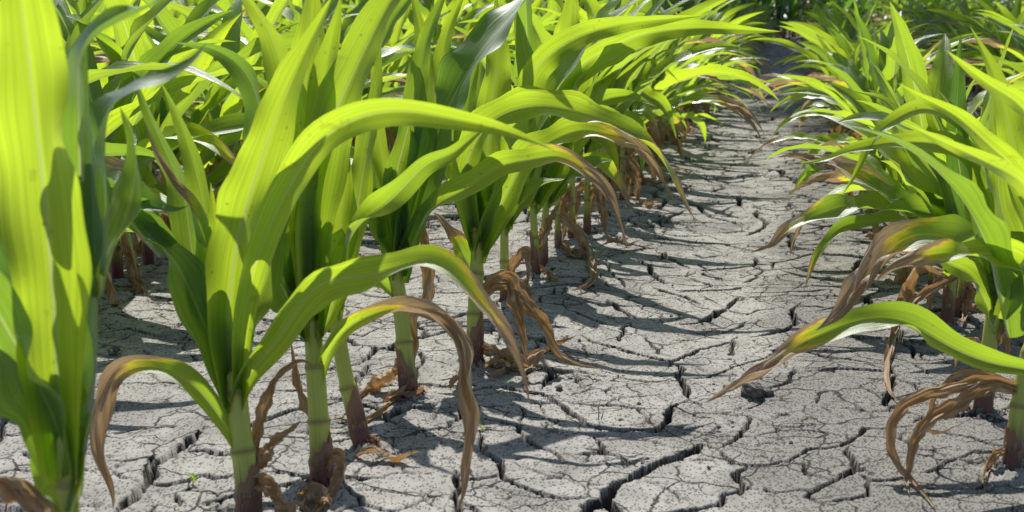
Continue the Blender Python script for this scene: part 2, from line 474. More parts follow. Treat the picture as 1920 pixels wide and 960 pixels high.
# ------------------------------------------------------------------ the ground: one cracked sheet
CRACKS = [  # (real width in mm, pixel polyline on the photograph's ground)
 (12, [(870,740),(890,735),(943,727),(973,735),(1013,737),(1033,740),(1047,753),(1080,773),(1093,787),(1120,798),(1163,803),(1223,800),(1232,803),(1250,787),(1247,767),(1260,753),(1285,744),(1294,739)]),
 (12, [(1293,740),(1282,720),(1272,700),(1278,687),(1270,677)]), (6, [(1293,740),(1316,749)]),
 (9, [(1087,627),(1113,640),(1160,648),(1193,658),(1233,667),(1257,670),(1267,668),(1310,650),(1343,643),(1370,637),(1383,628)]),
 (6, [(1376,632),(1370,660)]), (6, [(1257,670),(1255,680)]),
 (5, [(1271,699),(1245,705),(1227,707),(1180,708),(1160,705),(1130,688)]),
 (7, [(1271,699),(1283,703),(1327,702),(1357,692),(1400,677),(1434,668),(1468,649)]),
 (15, [(1060,968),(1080,960),(1107,950),(1140,937),(1143,920),(1160,907),(1190,895),(1203,887),(1227,872),(1240,865),(1273,853),(1307,837),(1311,830),(1327,838)]),
 (15, [(1140,937),(1155,955),(1175,975)]),
 (7, [(1327,838),(1340,840),(1347,850),(1372,864),(1405,871),(1440,872),(1472,869),(1492,855),(1511,845),(1568,843),(1597,831),(1619,811),(1664,811),(1707,809)]),
 (8, [(1340,840),(1360,830),(1380,817),(1395,798),(1401,776)]),
 (10, [(1405,872),(1392,884),(1377,890),(1392,908),(1407,920),(1395,928),(1370,930),(1355,945),(1310,952),(1235,962)]),
 (5, [(1407,920),(1458,926),(1506,922)]),
 (7, [(893,790),(930,795),(967,800),(967,813),(993,825),(1017,840),(1043,848),(1057,870)]),
 (4, [(967,800),(973,787),(990,773),(975,757)]),
 (10, [(890,815),(903,837),(907,853),(937,873),(942,893),(967,907),(993,923),(1027,933),(1060,937),(1105,935)]),
 (6, [(942,893),(920,900),(890,903),(850,912)]), (8, [(870,745),(867,780),(840,810),(803,815),(740,817)]),
 (5, [(700,880),(760,855),(803,850)]), (9, [(855,890),(858,940),(850,975)]), (6, [(860,950),(880,957),(905,975)]),
 (7, [(1310,332),(1340,341),(1370,345),(1419,351)]), (8, [(1392,364),(1383,375),(1389,386)]),
 (10, [(1280,375),(1310,386),(1332,403),(1370,411),(1389,418)]), (7, [(1417,392),(1421,405),(1437,416),(1419,431),(1392,439)]),
 (6, [(1287,450),(1325,454),(1359,454),(1385,463),(1415,469)]), (9, [(1248,471),(1244,484),(1269,489),(1295,501)]),
 (10, [(1197,486),(1216,502),(1227,521),(1246,532)]), (7, [(1306,506),(1332,502),(1370,499),(1411,495),(1419,482)]),
 (6, [(1411,495),(1430,504),(1475,504),(1530,499)]), (5, [(1310,493),(1332,502)]), (7, [(1314,508),(1332,516),(1355,521)]),
 (10, [(1272,544),(1325,542),(1377,540),(1396,536)]), (6, [(1400,546),(1475,549),(1550,546)]), (6, [(1430,504),(1419,517),(1392,527)]),
 (7, [(1272,604),(1314,600)]), (16, [(1314,600),(1332,591),(1359,577)]), (8, [(1359,577),(1377,562),(1385,553)]),
 (10, [(1229,540),(1261,549),(1287,555),(1314,566)]), (10, [(1141,562),(1156,576),(1179,585),(1197,596)]),
 (7, [(1080,585),(1100,592),(1130,606),(1167,611),(1182,606)]), (8, [(1167,611),(1158,634)]),
 (6, [(1359,577),(1396,587),(1437,579),(1467,576)]), (6, [(1332,611),(1355,619),(1385,609),(1407,598)]),
 (8, [(1407,628),(1449,622),(1479,619),(1494,596),(1482,581),(1501,570)]), (6, [(1494,596),(1524,615),(1560,612)]),
 (6, [(1486,577),(1531,576),(1557,583)]), (6, [(1137,491),(1141,510),(1167,529),(1171,540)]),
 (16, [(205,970),(220,957),(243,937),(283,903),(287,873),(320,860),(337,840),(353,823),(390,803)]), (14, [(287,873),(294,900)]),
 (6, [(200,860),(233,862),(267,857),(283,857),(287,870)]), (6, [(200,807),(227,807),(253,800),(310,797),(333,803)]),
 (11, [(290,910),(320,913),(360,905),(383,897),(407,907),(437,900)]), (7, [(347,850),(383,845),(400,853),(433,855),(470,850)]),
 (8, [(270,653),(293,668),(310,673),(323,682)]), (10, [(0,830),(0,800),(20,780),(23,757),(40,750)]), (5, [(7,812),(43,812),(67,815)]),
 (8, [(37,843),(60,858)]), (6, [(323,933),(333,947),(343,960)]), (7, [(655,540),(695,555),(725,560),(760,548)]),
 (8, [(640,745),(670,725),(690,695),(720,690)]), (8, [(1379,740),(1425,731),(1477,720),(1484,692)]),
 (8, [(1583,845),(1597,874),(1611,893),(1568,907),(1525,926),(1511,936),(1540,955)]), (6, [(1611,900),(1635,912),(1698,907)]),
 (6, [(1630,912),(1626,941),(1549,953)]), (5, [(1506,869),(1511,893),(1559,907)]), (5, [(1707,687),(1746,711)]),
 (6, [(1722,816),(1813,831),(1851,845),(1889,850)]), (6, [(1722,902),(1760,888),(1856,855)]), (5, [(1535,760),(1528,742),(1560,738)]),
 (7, [(200,590),(260,600),(300,595)]), (7, [(210,622),(240,618),(300,628),(330,622)]),
 (6, [(1180,430),(1230,437),(1280,440),(1330,436)]), (6, [(1300,475),(1320,482),(1345,478)]),
]


FEET = [tuple(gpt(a, b)[:2]) for a, b in ((468, 990), (603, 925), (687, 852), (770, 752), (888, 690), (947, 575), (1005, 524), (1018, 507), (1046, 475), (1895, 892), (1842, 788), (1775, 612), (1795, 600))]


def axis(parts):
    out = [parts[0][0]]
    for a, b, st in parts:
        k = max(1, int(round((b - a) / st)))
        out += list(np.linspace(a, b, k + 1)[1:])
    return np.array(out)


def geo(a, b, first, ratio=1.35):
    out, st = [], first
    x = a
    while x < b:
        x += st; st *= ratio
        out.append(x)
    return np.array(out)


def ground_height(X, Y, with_cracks=True):
    z = 0.006 * fbm(X * 3.1, Y * 3.1, 11, 3) + 0.0022 * fbm(X * 14, Y * 14, 17, 3)
    lanes = np.cos((X + 0.525) / 0.755 * 2 * math.pi)
    for fx, fy in FEET:                                      # soil heaved up round each foot
        j0, j1 = np.searchsorted(X[0], [fx - 0.07, fx + 0.07]); i0, i1 = np.searchsorted(Y[:, 0], [fy - 0.07, fy + 0.07])
        sl = (slice(i0, i1), slice(j0, j1))
        r = np.hypot(X[sl] - fx, Y[sl] - fy)
        z[sl] += np.exp(-(r / 0.028) ** 2) * (0.007 + 0.010 * fbm(X[sl] * 130, Y[sl] * 130, 83, 2)) 
    return z + 0.006 * lanes


def voronoi_edge(X, Y, s, seed, jit=0.9):
    gx, gy = X / s, Y / s
    ix, iy = np.floor(gx), np.floor(gy)
    best = np.full(X.shape, 9.0); bx = np.zeros(X.shape); by = np.zeros(X.shape)
    for dx in (-1, 0, 1):
        for dy in (-1, 0, 1):
            cx, cyy = ix + dx, iy + dy
            qx = cx + 0.5 + jit * (_h(cx, cyy, seed) - 0.5) - gx
            qy = cyy + 0.5 + jit * (_h(cx, cyy, seed + 7) - 0.5) - gy
            d = qx * qx + qy * qy
            m = d < best
            best = np.where(m, d, best); bx = np.where(m, qx, bx); by = np.where(m, qy, by)
    e = np.full(X.shape, 9.0)
    for dx in (-2, -1, 0, 1, 2):
        for dy in (-2, -1, 0, 1, 2):
            cx, cyy = ix + dx, iy + dy
            qx = cx + 0.5 + jit * (_h(cx, cyy, seed) - 0.5) - gx
            qy = cyy + 0.5 + jit * (_h(cx, cyy, seed + 7) - 0.5) - gy
            ddx, ddy = qx - bx, qy - by
            l = np.sqrt(ddx ** 2 + ddy ** 2)
            dd = ((bx + qx) * ddx + (by + qy) * ddy) * 0.5 / np.maximum(l, 1e-6)
            e = np.where(l > 1e-4, np.minimum(e, dd), e)
    cid = _h(np.floor(gx + bx), np.floor(gy + by), seed + 19) - 0.5
    tx, ty = _h(np.floor(gx + bx), np.floor(gy + by), seed + 23) - 0.5, _h(np.floor(gx + bx), np.floor(gy + by), seed + 29) - 0.5
    return e * s, cid, -(bx * tx + by * ty)


def build_ground():
    xs = axis([(-2.6, -1.0, 0.008), (-1.0, -0.72, 0.004), (-0.72, 0.42, 0.0022), (0.42, 1.3, 0.009)])
    xs = np.concatenate([-(geo(2.6, 150, 0.02))[::-1], xs, geo(1.3, 150, 0.02)])
    ys = axis([(0.55, 1.15, 0.006), (1.15, 2.7, 0.0030), (2.7, 4.6, 0.0062), (4.6, 8.0, 0.009), (8.0, 16.0, 0.04)])
    ys = np.concatenate([0.55 - geo(0, 60, 0.02)[::-1], ys, 16 + geo(0, 300, 0.06)])
    X, Y = np.meshgrid(xs, ys)
    shp = X.shape
    z = ground_height(X, Y)
    # jagged offset of every crack line
    wx = 0.010 * fbm(X * 26, Y * 26, 31, 3) + 0.0035 * fbm(X * 120, Y * 120, 37, 2)
    wy = 0.010 * fbm(X * 26, Y * 26, 41, 3) + 0.0035 * fbm(X * 120, Y * 120, 47, 2)
    QX, QY = X + wx * 0.8, Y + wy * 0.8
    depth = np.zeros(shp); lip = np.zeros(shp); near = np.full(shp, 1.0)
    for wmm, pl in CRACKS:
        g = gpt([p[0] for p in pl], [p[1] for p in pl])[:, :2]
        total = np.linalg.norm(np.diff(g, axis=0), axis=1).sum()
        run = 0
        for a, b in zip(g[:-1], g[1:]):
            L = np.linalg.norm(b - a)
            pad = 0.09
            i0, i1 = np.searchsorted(ys, [min(a[1], b[1]) - pad, max(a[1], b[1]) + pad])
            j0, j1 = np.searchsorted(xs, [min(a[0], b[0]) - pad, max(a[0], b[0]) + pad])
            sl = (slice(i0, i1), slice(j0, j1))
            px, py = QX[sl] - a[0], QY[sl] - a[1]
            t = np.clip((px * (b - a)[0] + py * (b - a)[1]) / L ** 2, 0, 1)
            d = np.hypot(px - t * (b - a)[0], py - t * (b - a)[1])
            s = (run + t * L) / total
            taper = np.clip(np.minimum(s, 1 - s) / 0.12, 0.35, 1)
            w = wmm * 0.001 * 0.5 * np.clip(0.5 * (a[1] + b[1]) / 2.0, 0.85, 1.7) * taper * (0.75 + 0.5 * vnoise(QX[sl] * 30, QY[sl] * 30, 51))
            dp = np.clip((w - d) / (0.40 * w) + 0.35, 0, 1) * np.minimum(0.034, 5 * w)
            depth[sl] = np.maximum(depth[sl], dp)
            lip[sl] = np.maximum(lip[sl], np.exp(-np.maximum(d - w, 0) / 0.018) * min(1, wmm / 9))
            near[sl] = np.minimum(near[sl], d)
            run += L
    # the rest of the crack network
    step = np.zeros(shp)
    traced = np.exp(-(near / 0.05) ** 2)
    for s, seed, wmm, lo, hi, dmul in ((0.17, 61, 9.0, 0.28, 0.50, 1.0), (0.075, 67, 4.6, 0.36, 0.54, 0.8)):
        wob = 0.16 * s
        e, cid, tilt = voronoi_edge(QX + wob * fbm(X / s * 1.7, Y / s * 1.7, seed + 1, 2), (QY + wob * fbm(X / s * 1.7, Y / s * 1.7, seed + 2, 2)) * 1.35, s, seed)
        mk = sstep(lo, hi, vnoise(X / s * 0.9, Y / s * 0.9, seed + 3)) * (1 - 0.9 * traced)
        w = np.maximum(wmm * 0.0005 * mk * np.clip(Y / 2.2, 1, 2.0), 1e-5)
        step = step + (cid * 0.0025 + tilt * 0.005) * (s / 0.17) * mk
        if s < 0.1: w = w * (1 - sstep(4.5, 7, Y)) + 1e-5
        dp = np.clip((w - e) / (0.4 * w) + 0.35, 0, 1) * np.minimum(0.028, 5 * w) * dmul * (mk > 0.08)
        depth = np.maximum(depth, dp)
        lip = np.maximum(lip, np.exp(-np.maximum(e - w, 0) / 0.014) * mk * 0.5)
    fade = 1 - sstep(14, 20, np.hypot(X, Y))
    z = z + (0.0022 * lip + step) * fade - depth * fade
    # crumbly wall and floor of the cracks
    z = z + (depth > 0.004) * 0.006 * fbm(X * 210, Y * 210, 71, 2)
    # loose crumb patch beside the path
    c = gpt(1085, 712)
    rr = np.hypot((X - c[0]) / 0.065, (Y - c[1]) / 0.045)
    z = z + np.exp(-rr ** 2) * 0.006 * (0.5 + vnoise(X * 330, Y * 330, 77))
    me = raw_mesh('ground', np.stack([X, Y, z], -1).reshape(-1, 3), grid_faces(*shp), m=M_SOIL)
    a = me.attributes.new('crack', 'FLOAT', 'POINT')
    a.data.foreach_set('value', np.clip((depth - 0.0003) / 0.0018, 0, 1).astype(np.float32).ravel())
    o = bpy.data.objects.new('ground', me)
    COL.objects.link(o)
    o['kind'] = 'structure'
    o['label'] = 'grey dried cracked soil of the field and path'
    return o


build_ground()


# ------------------------------------------------------------------ hero plants, measured off the photograph
class Plant:
    def __init__(self, base, label, stalk, rad, group, z=None, hero=True):
        """base: pixel of the foot on the ground; stalk: pixels from foot to whorl; rad: stalk radius mm."""
        self.rng = np.random.default_rng(abs(hash(tuple(base))) % 99991)
        self.z = gdepth(*base)
        self.loc = gpt(*base)
        self.root = thing('corn_plant', tuple(self.loc), label, 'corn plant', group)
        self.stalk_px = stalk
        self.tone = 0.5
        c, s = catmull([tuple(base)] + stalk, 70)
        P = self.un(c[:, 0], c[:, 1], np.zeros(70))
        P[0, 2] -= 0.02
        h = P[:, 2] - 0.0
        top = h[-1]
        r = np.full(70, rad * 0.001) * (1.06 - 0.12 * s)
        for nh in (0.035, 0.08, 0.14, 0.20, 0.27):
            r = r * (1 + 0.13 * np.exp(-((h - nh) / 0.005) ** 2))
            r = r * (1 - 0.05 * sstep(nh, nh + 0.004, h))
        r[-3:] *= np.array([0.8, 0.55, 0.2])
        d = 0.5 * sum(np.exp(-((h - nh) / 0.0030) ** 2) for nh in (0.08, 0.14, 0.20)) * 1.3
        part('stalk', raw_mesh('stalk', *self.rel(tube(P, r, 14, self.rng.random(), h, d)), M_STALK), self.root)
        self.rad = rad * 0.001
        self.P = P

    def un(self, px, py, dz):
        return EYE + ray(px, py) * (self.z + dz)[:, None]

    def rel(self, m):
        V, F_, lv, d = m
        return V - self.loc, F_, lv, d

    def leaf(self, pts, w, roll=(8,), dz=(0, 0), dry=2.0, tone=None, arc=(200, 60, 40), base=0.62, peak=0.36, kind='leaf', ripple=0.19, fold=0.32, tip=1.7, n=52, wob=1.0):
        rng = self.rng
        c, v = catmull(pts, n)
        vi = np.linspace(0, 1, len(dz)) if len(dz) > 1 else [0]
        z = np.interp(v, vi, dz)
        P = self.un(c[:, 0], c[:, 1], z)
        # keep clear of the soil: slide towards the eye along the line of sight
        for i in range(n):
            gh = 0.012 if kind == 'dead' else 0.02
            if P[i, 2] < gh:
                d = P[i] - EYE
                P[i] = EYE + d * (CAM_H - gh) / max(CAM_H - P[i, 2], 1e-6)
        P = smooth1(P, 3)
        rl = np.radians(np.interp(v, np.linspace(0, 1, len(roll)), roll)) if len(roll) > 1 else np.full(n, math.radians(roll[0]))
        t = np.gradient(c, axis=0); t[:, 1] *= -1; t = norm(t)
        t = norm(smooth1(t, 4))
        perp = np.stack([-t[:, 1], t[:, 0]], 1)
        if kind == 'leaf':
            rl = rl + wob * math.radians(18) * np.sin(v * rng.uniform(8, 15) + rng.uniform(0, 6.28)) * sstep(0.15, 0.4, v)
        S = np.cos(rl)[:, None] * (perp[:, :1] * RIGHT + perp[:, 1:] * UP) + np.sin(rl)[:, None] * FWD
        Wm = (1.12 if kind == 'leaf' else 1.0) * w * self.z / F_PX / max(abs(math.cos(rl[n // 2])), 0.45)
        W = Wm * (width_profile(v, base, peak, tip) + 0.01)
        ar = np.radians(np.interp(v, [0, 0.16, 0.5, 1], [arc[0], arc[0] * 0.5 + arc[1] * 0.5, arc[1], arc[2]]))
        tone = float(np.clip(rng.normal(0.55, 0.2), 0, 1)) if tone is None else tone
        if kind == 'dead':
            ar = ar * (1 + 0.5 * np.sin(v * 17 + rng.random() * 6))
        mesh = ribbon(P, S, v, W, ar, 12, rng, ripple, tone, dry, kind, fold=fold)
        nm = 'dead_leaf' if kind == 'dead' else 'leaf'
        return part(nm, raw_mesh(nm, *self.rel(mesh), M_DEAD if kind == 'dead' else M_LEAF), self.root)

    def dead(self, pts, w, roll=(20,), dz=(0, 0), **k):
        return self.leaf(pts, w, roll, dz, kind='dead', arc=(80, 45, 30), base=0.5, ripple=0.40, fold=0.15, **k)

    def sheath(self, side=1, top=0.075, spread=1.16):
        """papery brown-purple sheath wrapped round the foot of the stalk"""
        rng = self.rng
        n, k = 18, 13
        hh = self.P[:, 2]
        tz = np.linspace(0.0, 1, n)
        ang = np.linspace(-2.3, 2.3, k) + (0.3 if side > 0 else math.pi - 0.3)
        V = np.zeros((n, k, 3)); lv = np.zeros((n, k, 3))
        for j in range(k):
            tj = top * (1 - 0.55 * abs(j / (k - 1) * 2 - 1) ** 1.5) * rng.uniform(0.9, 1.1)
            for i in range(n):
                h = -0.006 + tz[i] * (tj + 0.006)
                c = np.array([np.interp(h, hh, self.P[:, q]) for q in range(3)])
                rr = self.rad * (spread - 0.12 * tz[i]) + 0.0015 * (1 + math.sin(j * 1.9 + i * 0.4)) * 0.6
                c[2] = h
                V[i, j] = c + rr * (math.cos(ang[j]) * RIGHT - math.sin(ang[j]) * np.array([FWD[0], FWD[1], 0]))
                lv[i, j] = (j / k * 2 - 1, tz[i], rng.random() * 0.01 + self.rad * 40 % 1)
        return part('sheath', raw_mesh('sheath', V.reshape(-1, 3) - self.loc, grid_faces(n, k), lv.reshape(-1, 3), np.zeros(n * k), M_SHEATH), self.root)

    def roots(self, k=7):
        rng = self.rng
        for i in range(k):
            a = i / k * 6.28 + rng.uniform(-0.3, 0.3)
            L = self.rad * rng.uniform(1.7, 2.6)
            s = np.linspace(0, 1, 8)
            rr = self.rad * 0.75 + (L - self.rad * 0.75) * s
            zz = 0.014 * (1 - s ** 1.4) - 0.012 * s ** 3 + 0.006
            P = np.stack([np.cos(a + 0.25 * s) * rr, np.sin(a + 0.25 * s) * rr, zz], 1)
            V, F_, lv, d = tube(P, 0.0024 * (1.1 - 0.75 * s), 7, rng.random(), np.full(8, 0.0), np.full(8, rng.uniform(0.0, 0.6)))
            part('brace_root', raw_mesh('brace_root', V, F_, lv, d, M_STALK), self.root)


GL, GR = 'corn plants in the row left of the path', 'corn plants in the row right of the path'

p = Plant((135, 1430), 'nearest corn plant, out of focus at the left edge, with a broad upright leaf', [(132, 1200), (128, 960), (122, 850), (115, 780)], 9.5, GL)
p.leaf([(122, 900), (112, 760), (100, 560), (85, 380), (68, 220), (48, 60), (25, -120), (0, -260)], 132, (-8, -6, -4), (0, -0.02, -0.07, -0.14), tone=0.85, arc=(190, 40, 20), peak=0.5)
p.leaf([(125, 880), (105, 790), (60, 700), (10, 610), (-60, 500), (-140, 420)], 110, (25, 10, -20), (0, -0.03, -0.08), tone=0.25)
p.leaf([(110, 760), (75, 620), (40, 480), (10, 330), (-20, 180), (-60, 60)], 95, (18, 22, 25), (0, 0.04, 0.1), tone=0.05)
p.leaf([(135, 960), (160, 860), (178, 740), (184, 620), (178, 480), (172, 320), (166, 180), (160, 70)], 58, (40, 48, 35, 20), (0, 0.03, 0.06), tone=0.15)
p.leaf([(150, 330), (148, 200), (152, 110), (180, 66), (230, 38), (290, 8), (350, -30)], 58, (20, 50, 60, 62), (0.01, -0.04, -0.06), tone=0.2, wob=0.2, fold=0.08)
p.leaf([(132, 980), (118, 930), (98, 900), (88, 850), (92, 790), (104, 720)], 52, (-20, -15), (0, 0.02, 0.03), tone=0.4, base=0.9)
p.leaf([(150, 930), (150, 860), (140, 760), (128, 650), (120, 520)], 60, (10, 5), (0, 0.02), tone=0.8)
p.leaf([(190, 520), (198, 400), (196, 280), (206, 205), (250, 165), (310, 150), (360, 118), (388, 80)], 58, (25, 42, 60, 62, 50), (0.03, 0.05, 0.10), tone=0.1, wob=0.2, fold=0.08)
p.leaf([(185, 560), (200, 480), (232, 420), (255, 330), (250, 260), (225, 200)], 62, (10, 30, 40), (0.02, 0.08, 0.1), tone=0.3)
p.dead([(118, 1100), (60, 940), (-10, 900), (-80, 905)], 40, (35,), (0, -0.05), tip=2.5)
p.leaf([(125, 1060), (90, 985), (50, 930), (5, 905), (-50, 905)], 34, (-45,), (0, -0.04), dry=0.35, tone=0.9)

p = Plant((468, 990), 'corn plant whose lowest leaf arches left and hangs with a brown end', [(462, 900), (450, 800), (444, 740), (440, 690)], 13, GL)
p.leaf([(447, 838), (425, 800), (385, 745), (345, 710), (300, 694), (258, 692), (222, 705), (199, 745), (190, 800), (190, 850), (203, 890), (213, 930), (212, 958)], 42, (-15, -20, -35, -20, 15, 20), (0, -0.01, -0.03), dry=0.50, tone=0.5, arc=(160, 80, 150), tip=2.6, ripple=0.12)
p.leaf([(444, 760), (420, 690), (385, 575), (360, 470), (345, 365), (305, 270), (276, 210), (250, 140)], 62, (-10, 5, 20), (0, 0.03, 0.07), tone=0.35)
p.leaf([(440, 770), (415, 690), (375, 590), (330, 495), (285, 448), (243, 400), (205, 362), (180, 330)], 62, (-15, -30, -55, -50), (0, -0.0, -0.02), tone=0.25)
p.leaf([(300, 480), (255, 430), (215, 385), (205, 350), (235, 362), (275, 385), (325, 398), (355, 385)], 34, (-55, -55, 60, 60, 62), (0.0, -0.02, 0.0), tone=0.1, base=0.9)
p.leaf([(440, 760), (428, 640), (432, 540), (447, 450), (475, 345), (510, 240), (548, 150), (585, 72), (623, -8)], 88, (-10, -6, -4, 10), (0, -0.03, -0.08), tone=0.8, peak=0.45)
p.leaf([(446, 750), (450, 640), (466, 540), (490, 460), (525, 380), (560, 320), (590, 272), (632, 238), (692, 213), (760, 207), (850, 222), (950, 246), (1042, 284)], 52, (-20, -18, -18, -16, -14, 10, 45), (0, -0.06, -0.14, -0.2, -0.22), tone=0.85, peak=0.5, ripple=0.10)
p.leaf([(436, 620), (425, 540), (413, 467), (401, 400), (395, 342)], 30, (5, 0), (0, 0.01), tone=0.9, arc=(120, 80, 40))
p.leaf([(441, 765), (462, 705), (520, 636), (568, 562), (612, 525), (680, 518), (750, 502), (800, 489), (850, 512), (900, 566), (940, 616), (968, 666), (985, 716), (993, 760)], 50, (-15, -12, -6, 40, 48, 30), (0, -0.06, -0.12, -0.14), dry=0.78, tone=0.75, tip=1.5)
p.leaf([(440, 740), (446, 660), (470, 590), (500, 520), (520, 455), (545, 400)], 60, (-5, -10), (0, 0.03), tone=0.4)
p.leaf([(438, 720), (415, 600), (400, 500), (392, 430), (370, 330), (330, 210), (300, 150)], 46, (5, 15), (0, 0.05), tone=0.6)
p.leaf([(430, 560), (380, 400), (330, 340), (290, 280), (272, 225)], 20, (5, 20), (0, 0.03), dry=0.55, tone=0.5)
p.dead([(460, 890), (480, 895), (508, 915), (546, 962), (560, 1000)], 36, (-30, -10), (0, -0.03))
p.dead([(470, 905), (478, 860), (488, 796), (517, 712), (563, 676), (590, 690)], 22, (20,), (0, 0.04))
p.dead([(470, 900), (488, 870), (518, 830), (565, 788)], 26, (30,), (0, 0.03))
p.sheath(1, 0.07)

p = Plant((603, 925), 'corn plant whose brown drying leaf arches right and hangs to the soil', [(600, 830), (594, 730), (588, 640), (583, 590)], 12.5, GL)
p.leaf([(596, 722), (612, 668), (650, 615), (720, 584), (780, 585), (830, 600), (858, 625), (873, 665), (877, 720), (886, 765), (880, 830), (868, 890), (869, 920), (856, 966)], 33, (-10, 5, 45, 20, -10, 15, 5), (0, -0.03, -0.08, -0.12), dry=0.33, tone=0.85, tip=3.0, arc=(160, 90, 120), ripple=0.2)
p.leaf([(588, 640), (577, 540), (586, 440), (612, 350), (645, 270), (660, 200)], 62, (10, 20), (0, 0.04), tone=0.1)
p.leaf([(590, 630), (585, 500), (598, 350), (622, 230), (657, 150), (693, 75), (733, 0), (780, -70), (850, -120)], 78, (-12, -8, 0, 30), (0, -0.02, -0.06), tone=0.65, peak=0.48)
p.leaf([(582, 600), (580, 430), (597, 230), (612, 130), (629, 50), (638, -8)], 50, (-5, -5), (0, -0.03), tone=0.75, peak=0.6)
p.leaf([(584, 590), (566, 350), (570, 180), (580, 60), (588, -60)], 72, (-8, -5), (0, 0.02), tone=0.85, peak=0.6)
p.leaf([(584, 600), (572, 420), (560, 260), (528, 120), (490, 35), (435, -40)], 62, (8, 8), (0, 0.01), tone=0.8, peak=0.55)
p.leaf([(586, 640), (562, 600), (530, 540), (495, 488), (468, 440), (450, 400)], 58, (-20, -30), (0, 0.05), tone=0.2)
p.leaf([(590, 650), (606, 570), (636, 492), (672, 425), (715, 392), (757, 350), (800, 306), (850, 287), (900, 246), (935, 225)], 46, (-10, 15, 45, 10, -20, 35), (0, -0.0, -0.03), tone=0.55)
p.leaf([(590, 640), (620, 590), (636, 500), (640, 400), (650, 320), (652, 260)], 44, (10, 5), (0, 0.02), tone=0.75)
p.leaf([(586, 600), (545, 420), (500, 260), (470, 150), (410, 95), (330, 80)], 56, (0, 25, 45), (0, 0.1), tone=0.2)
p.dead([(600, 860), (590, 790), (565, 740), (552, 680), (546, 640)], 20, (20,), (0, 0.03))
p.dead([(612, 880), (632, 850), (636, 890), (615, 930), (590, 960), (600, 985)], 22, (20,), (-0.01, -0.05))
p.dead([(600, 900), (586, 925), (570, 950), (590, 965)], 16, (20,), (0, -0.03))
p.sheath(1, 0.065)
p.roots(6)

p = Plant((687, 852), 'leaning corn plant with a dark red foot, behind the one with hanging brown leaf', [(668, 790), (645, 690), (630, 600), (622, 540)], 10.5, GL)
p.leaf([(632, 600), (632, 520), (644, 420), (650, 340), (648, 270)], 50, (-5, 0), (0, 0.02), tone=0.8)
p.leaf([(630, 590), (648, 540), (660, 470), (672, 380), (690, 270), (705, 180), (712, 60)], 46, (10, 5), (0, 0.06), tone=0.6)
p.leaf([(628, 590), (612, 500), (600, 380), (560, 240), (520, 170), (450, 130)], 50, (0, 20, 40), (0, 0.08), tone=0.3)
p.leaf([(632, 610), (618, 570), (602, 550), (580, 510), (565, 450)], 44, (0, 10), (0, 0.05), tone=0.5)
p.dead([(672, 800), (662, 760), (655, 720)], 26, (10,), (0, 0.02))
p.dead([(690, 820), (705, 835), (712, 855)], 18, (30,), (0, -0.02))
p.sheath(1, 0.09, 1.16)
p.roots(8)

p = Plant((770, 752), 'corn plant with a purple foot and splayed brace roots standing clear in shade', [(760, 660), (750, 570), (742, 510), (738, 470)], 12, GL)
p.leaf([(750, 520), (742, 470), (707, 408), (686, 362), (655, 330), (630, 318)], 44, (-15, -30, -55), (0, 0.03), tone=0.2)
p.leaf([(745, 520), (736, 415), (727, 330), (702, 285), (682, 240), (668, 190)], 56, (5, 12), (0, 0.06), tone=0.3)
p.leaf([(748, 500), (752, 420), (742, 340), (764, 245), (782, 160), (800, 75), (828, 0), (850, -50)], 46, (10, -10, 10), (0, 0.04), tone=0.5)
p.leaf([(750, 530), (762, 460), (777, 395), (795, 325), (820, 250), (852, 180), (892, 110), (942, 50), (1000, -14), (1060, -60)], 66, (-5, 0, 15, 62, 70), (0, 0.02, 0.08, 0.22), tone=0.15, peak=0.6)
p.leaf([(745, 500), (735, 400), (716, 290), (704, 190), (696, 100)], 32, (-5, -5), (0, 0.04), tone=0.9)
p.leaf([(747, 560), (728, 545), (694, 507), (657, 478), (640, 470)], 28, (-30,), (0, 0.0), dry=0.8, tone=0.45)
p.leaf([(752, 500), (770, 465), (808, 396), (868, 358), (897, 338), (936, 311), (1000, 300), (1048, 293), (1090, 315), (1125, 341), (1150, 386), (1166, 430), (1177, 466)], 42, (30, 50, 15, 5, 35, 20), (0, -0.02, -0.07), dry=0.72, tone=0.7)
p.leaf([(746, 480), (780, 330), (800, 200), (790, 80), (770, -30)], 50, (0,), (0, 0.08), tone=0.75)
p.dead([(772, 680), (780, 640), (775, 600), (795, 560), (806, 500), (800, 450), (788, 420), (790, 378), (815, 350), (822, 318)], 24, (25,), (0, 0.1))
p.dead([(758, 670), (730, 700), (700, 722), (662, 752)], 24, (40,), (0, 0.02))
p.dead([(762, 735), (720, 765), (680, 790), (620, 780)], 10, (40,), (0, 0.0))
p.sheath(-1, 0.075, 1.14)
p.roots(8)

p = Plant((888, 690), 'stout corn plant with a heap of curled brown leaves at its path-side foot', [(890, 600), (893, 520), (895, 460), (890, 420)], 12, GL)
p.leaf([(892, 470), (888, 420), (880, 366), (857, 318), (832, 292), (815, 270)], 48, (0, 10), (0, 0.05), tone=0.4)
p.leaf([(896, 470), (905, 400), (890, 325), (873, 262), (880, 180), (900, 100)], 56, (0, 10), (0, 0.06), tone=0.45)
p.leaf([(898, 490), (915, 430), (945, 375), (985, 302), (1040, 264), (1085, 246), (1130, 251), (1185, 272), (1222, 307), (1264, 376)], 46, (-5, 0, 10, 50, 45, 40), (0, -0.03, -0.07), dry=0.72, tone=0.7)
p.leaf([(894, 470), (872, 330), (898, 256), (940, 216), (1000, 199), (1060, 206), (1115, 222), (1170, 246), (1225, 279), (1262, 336), (1285, 386), (1303, 412)], 54, (0, 5, 10, 55, 58, 20), (0, -0.04, -0.08), dry=0.93, tone=0.72, peak=0.45)
p.leaf([(900, 480), (930, 400), (960, 330), (990, 290), (1020, 250)], 56, (0, 5), (0, 0.04), tone=0.3)
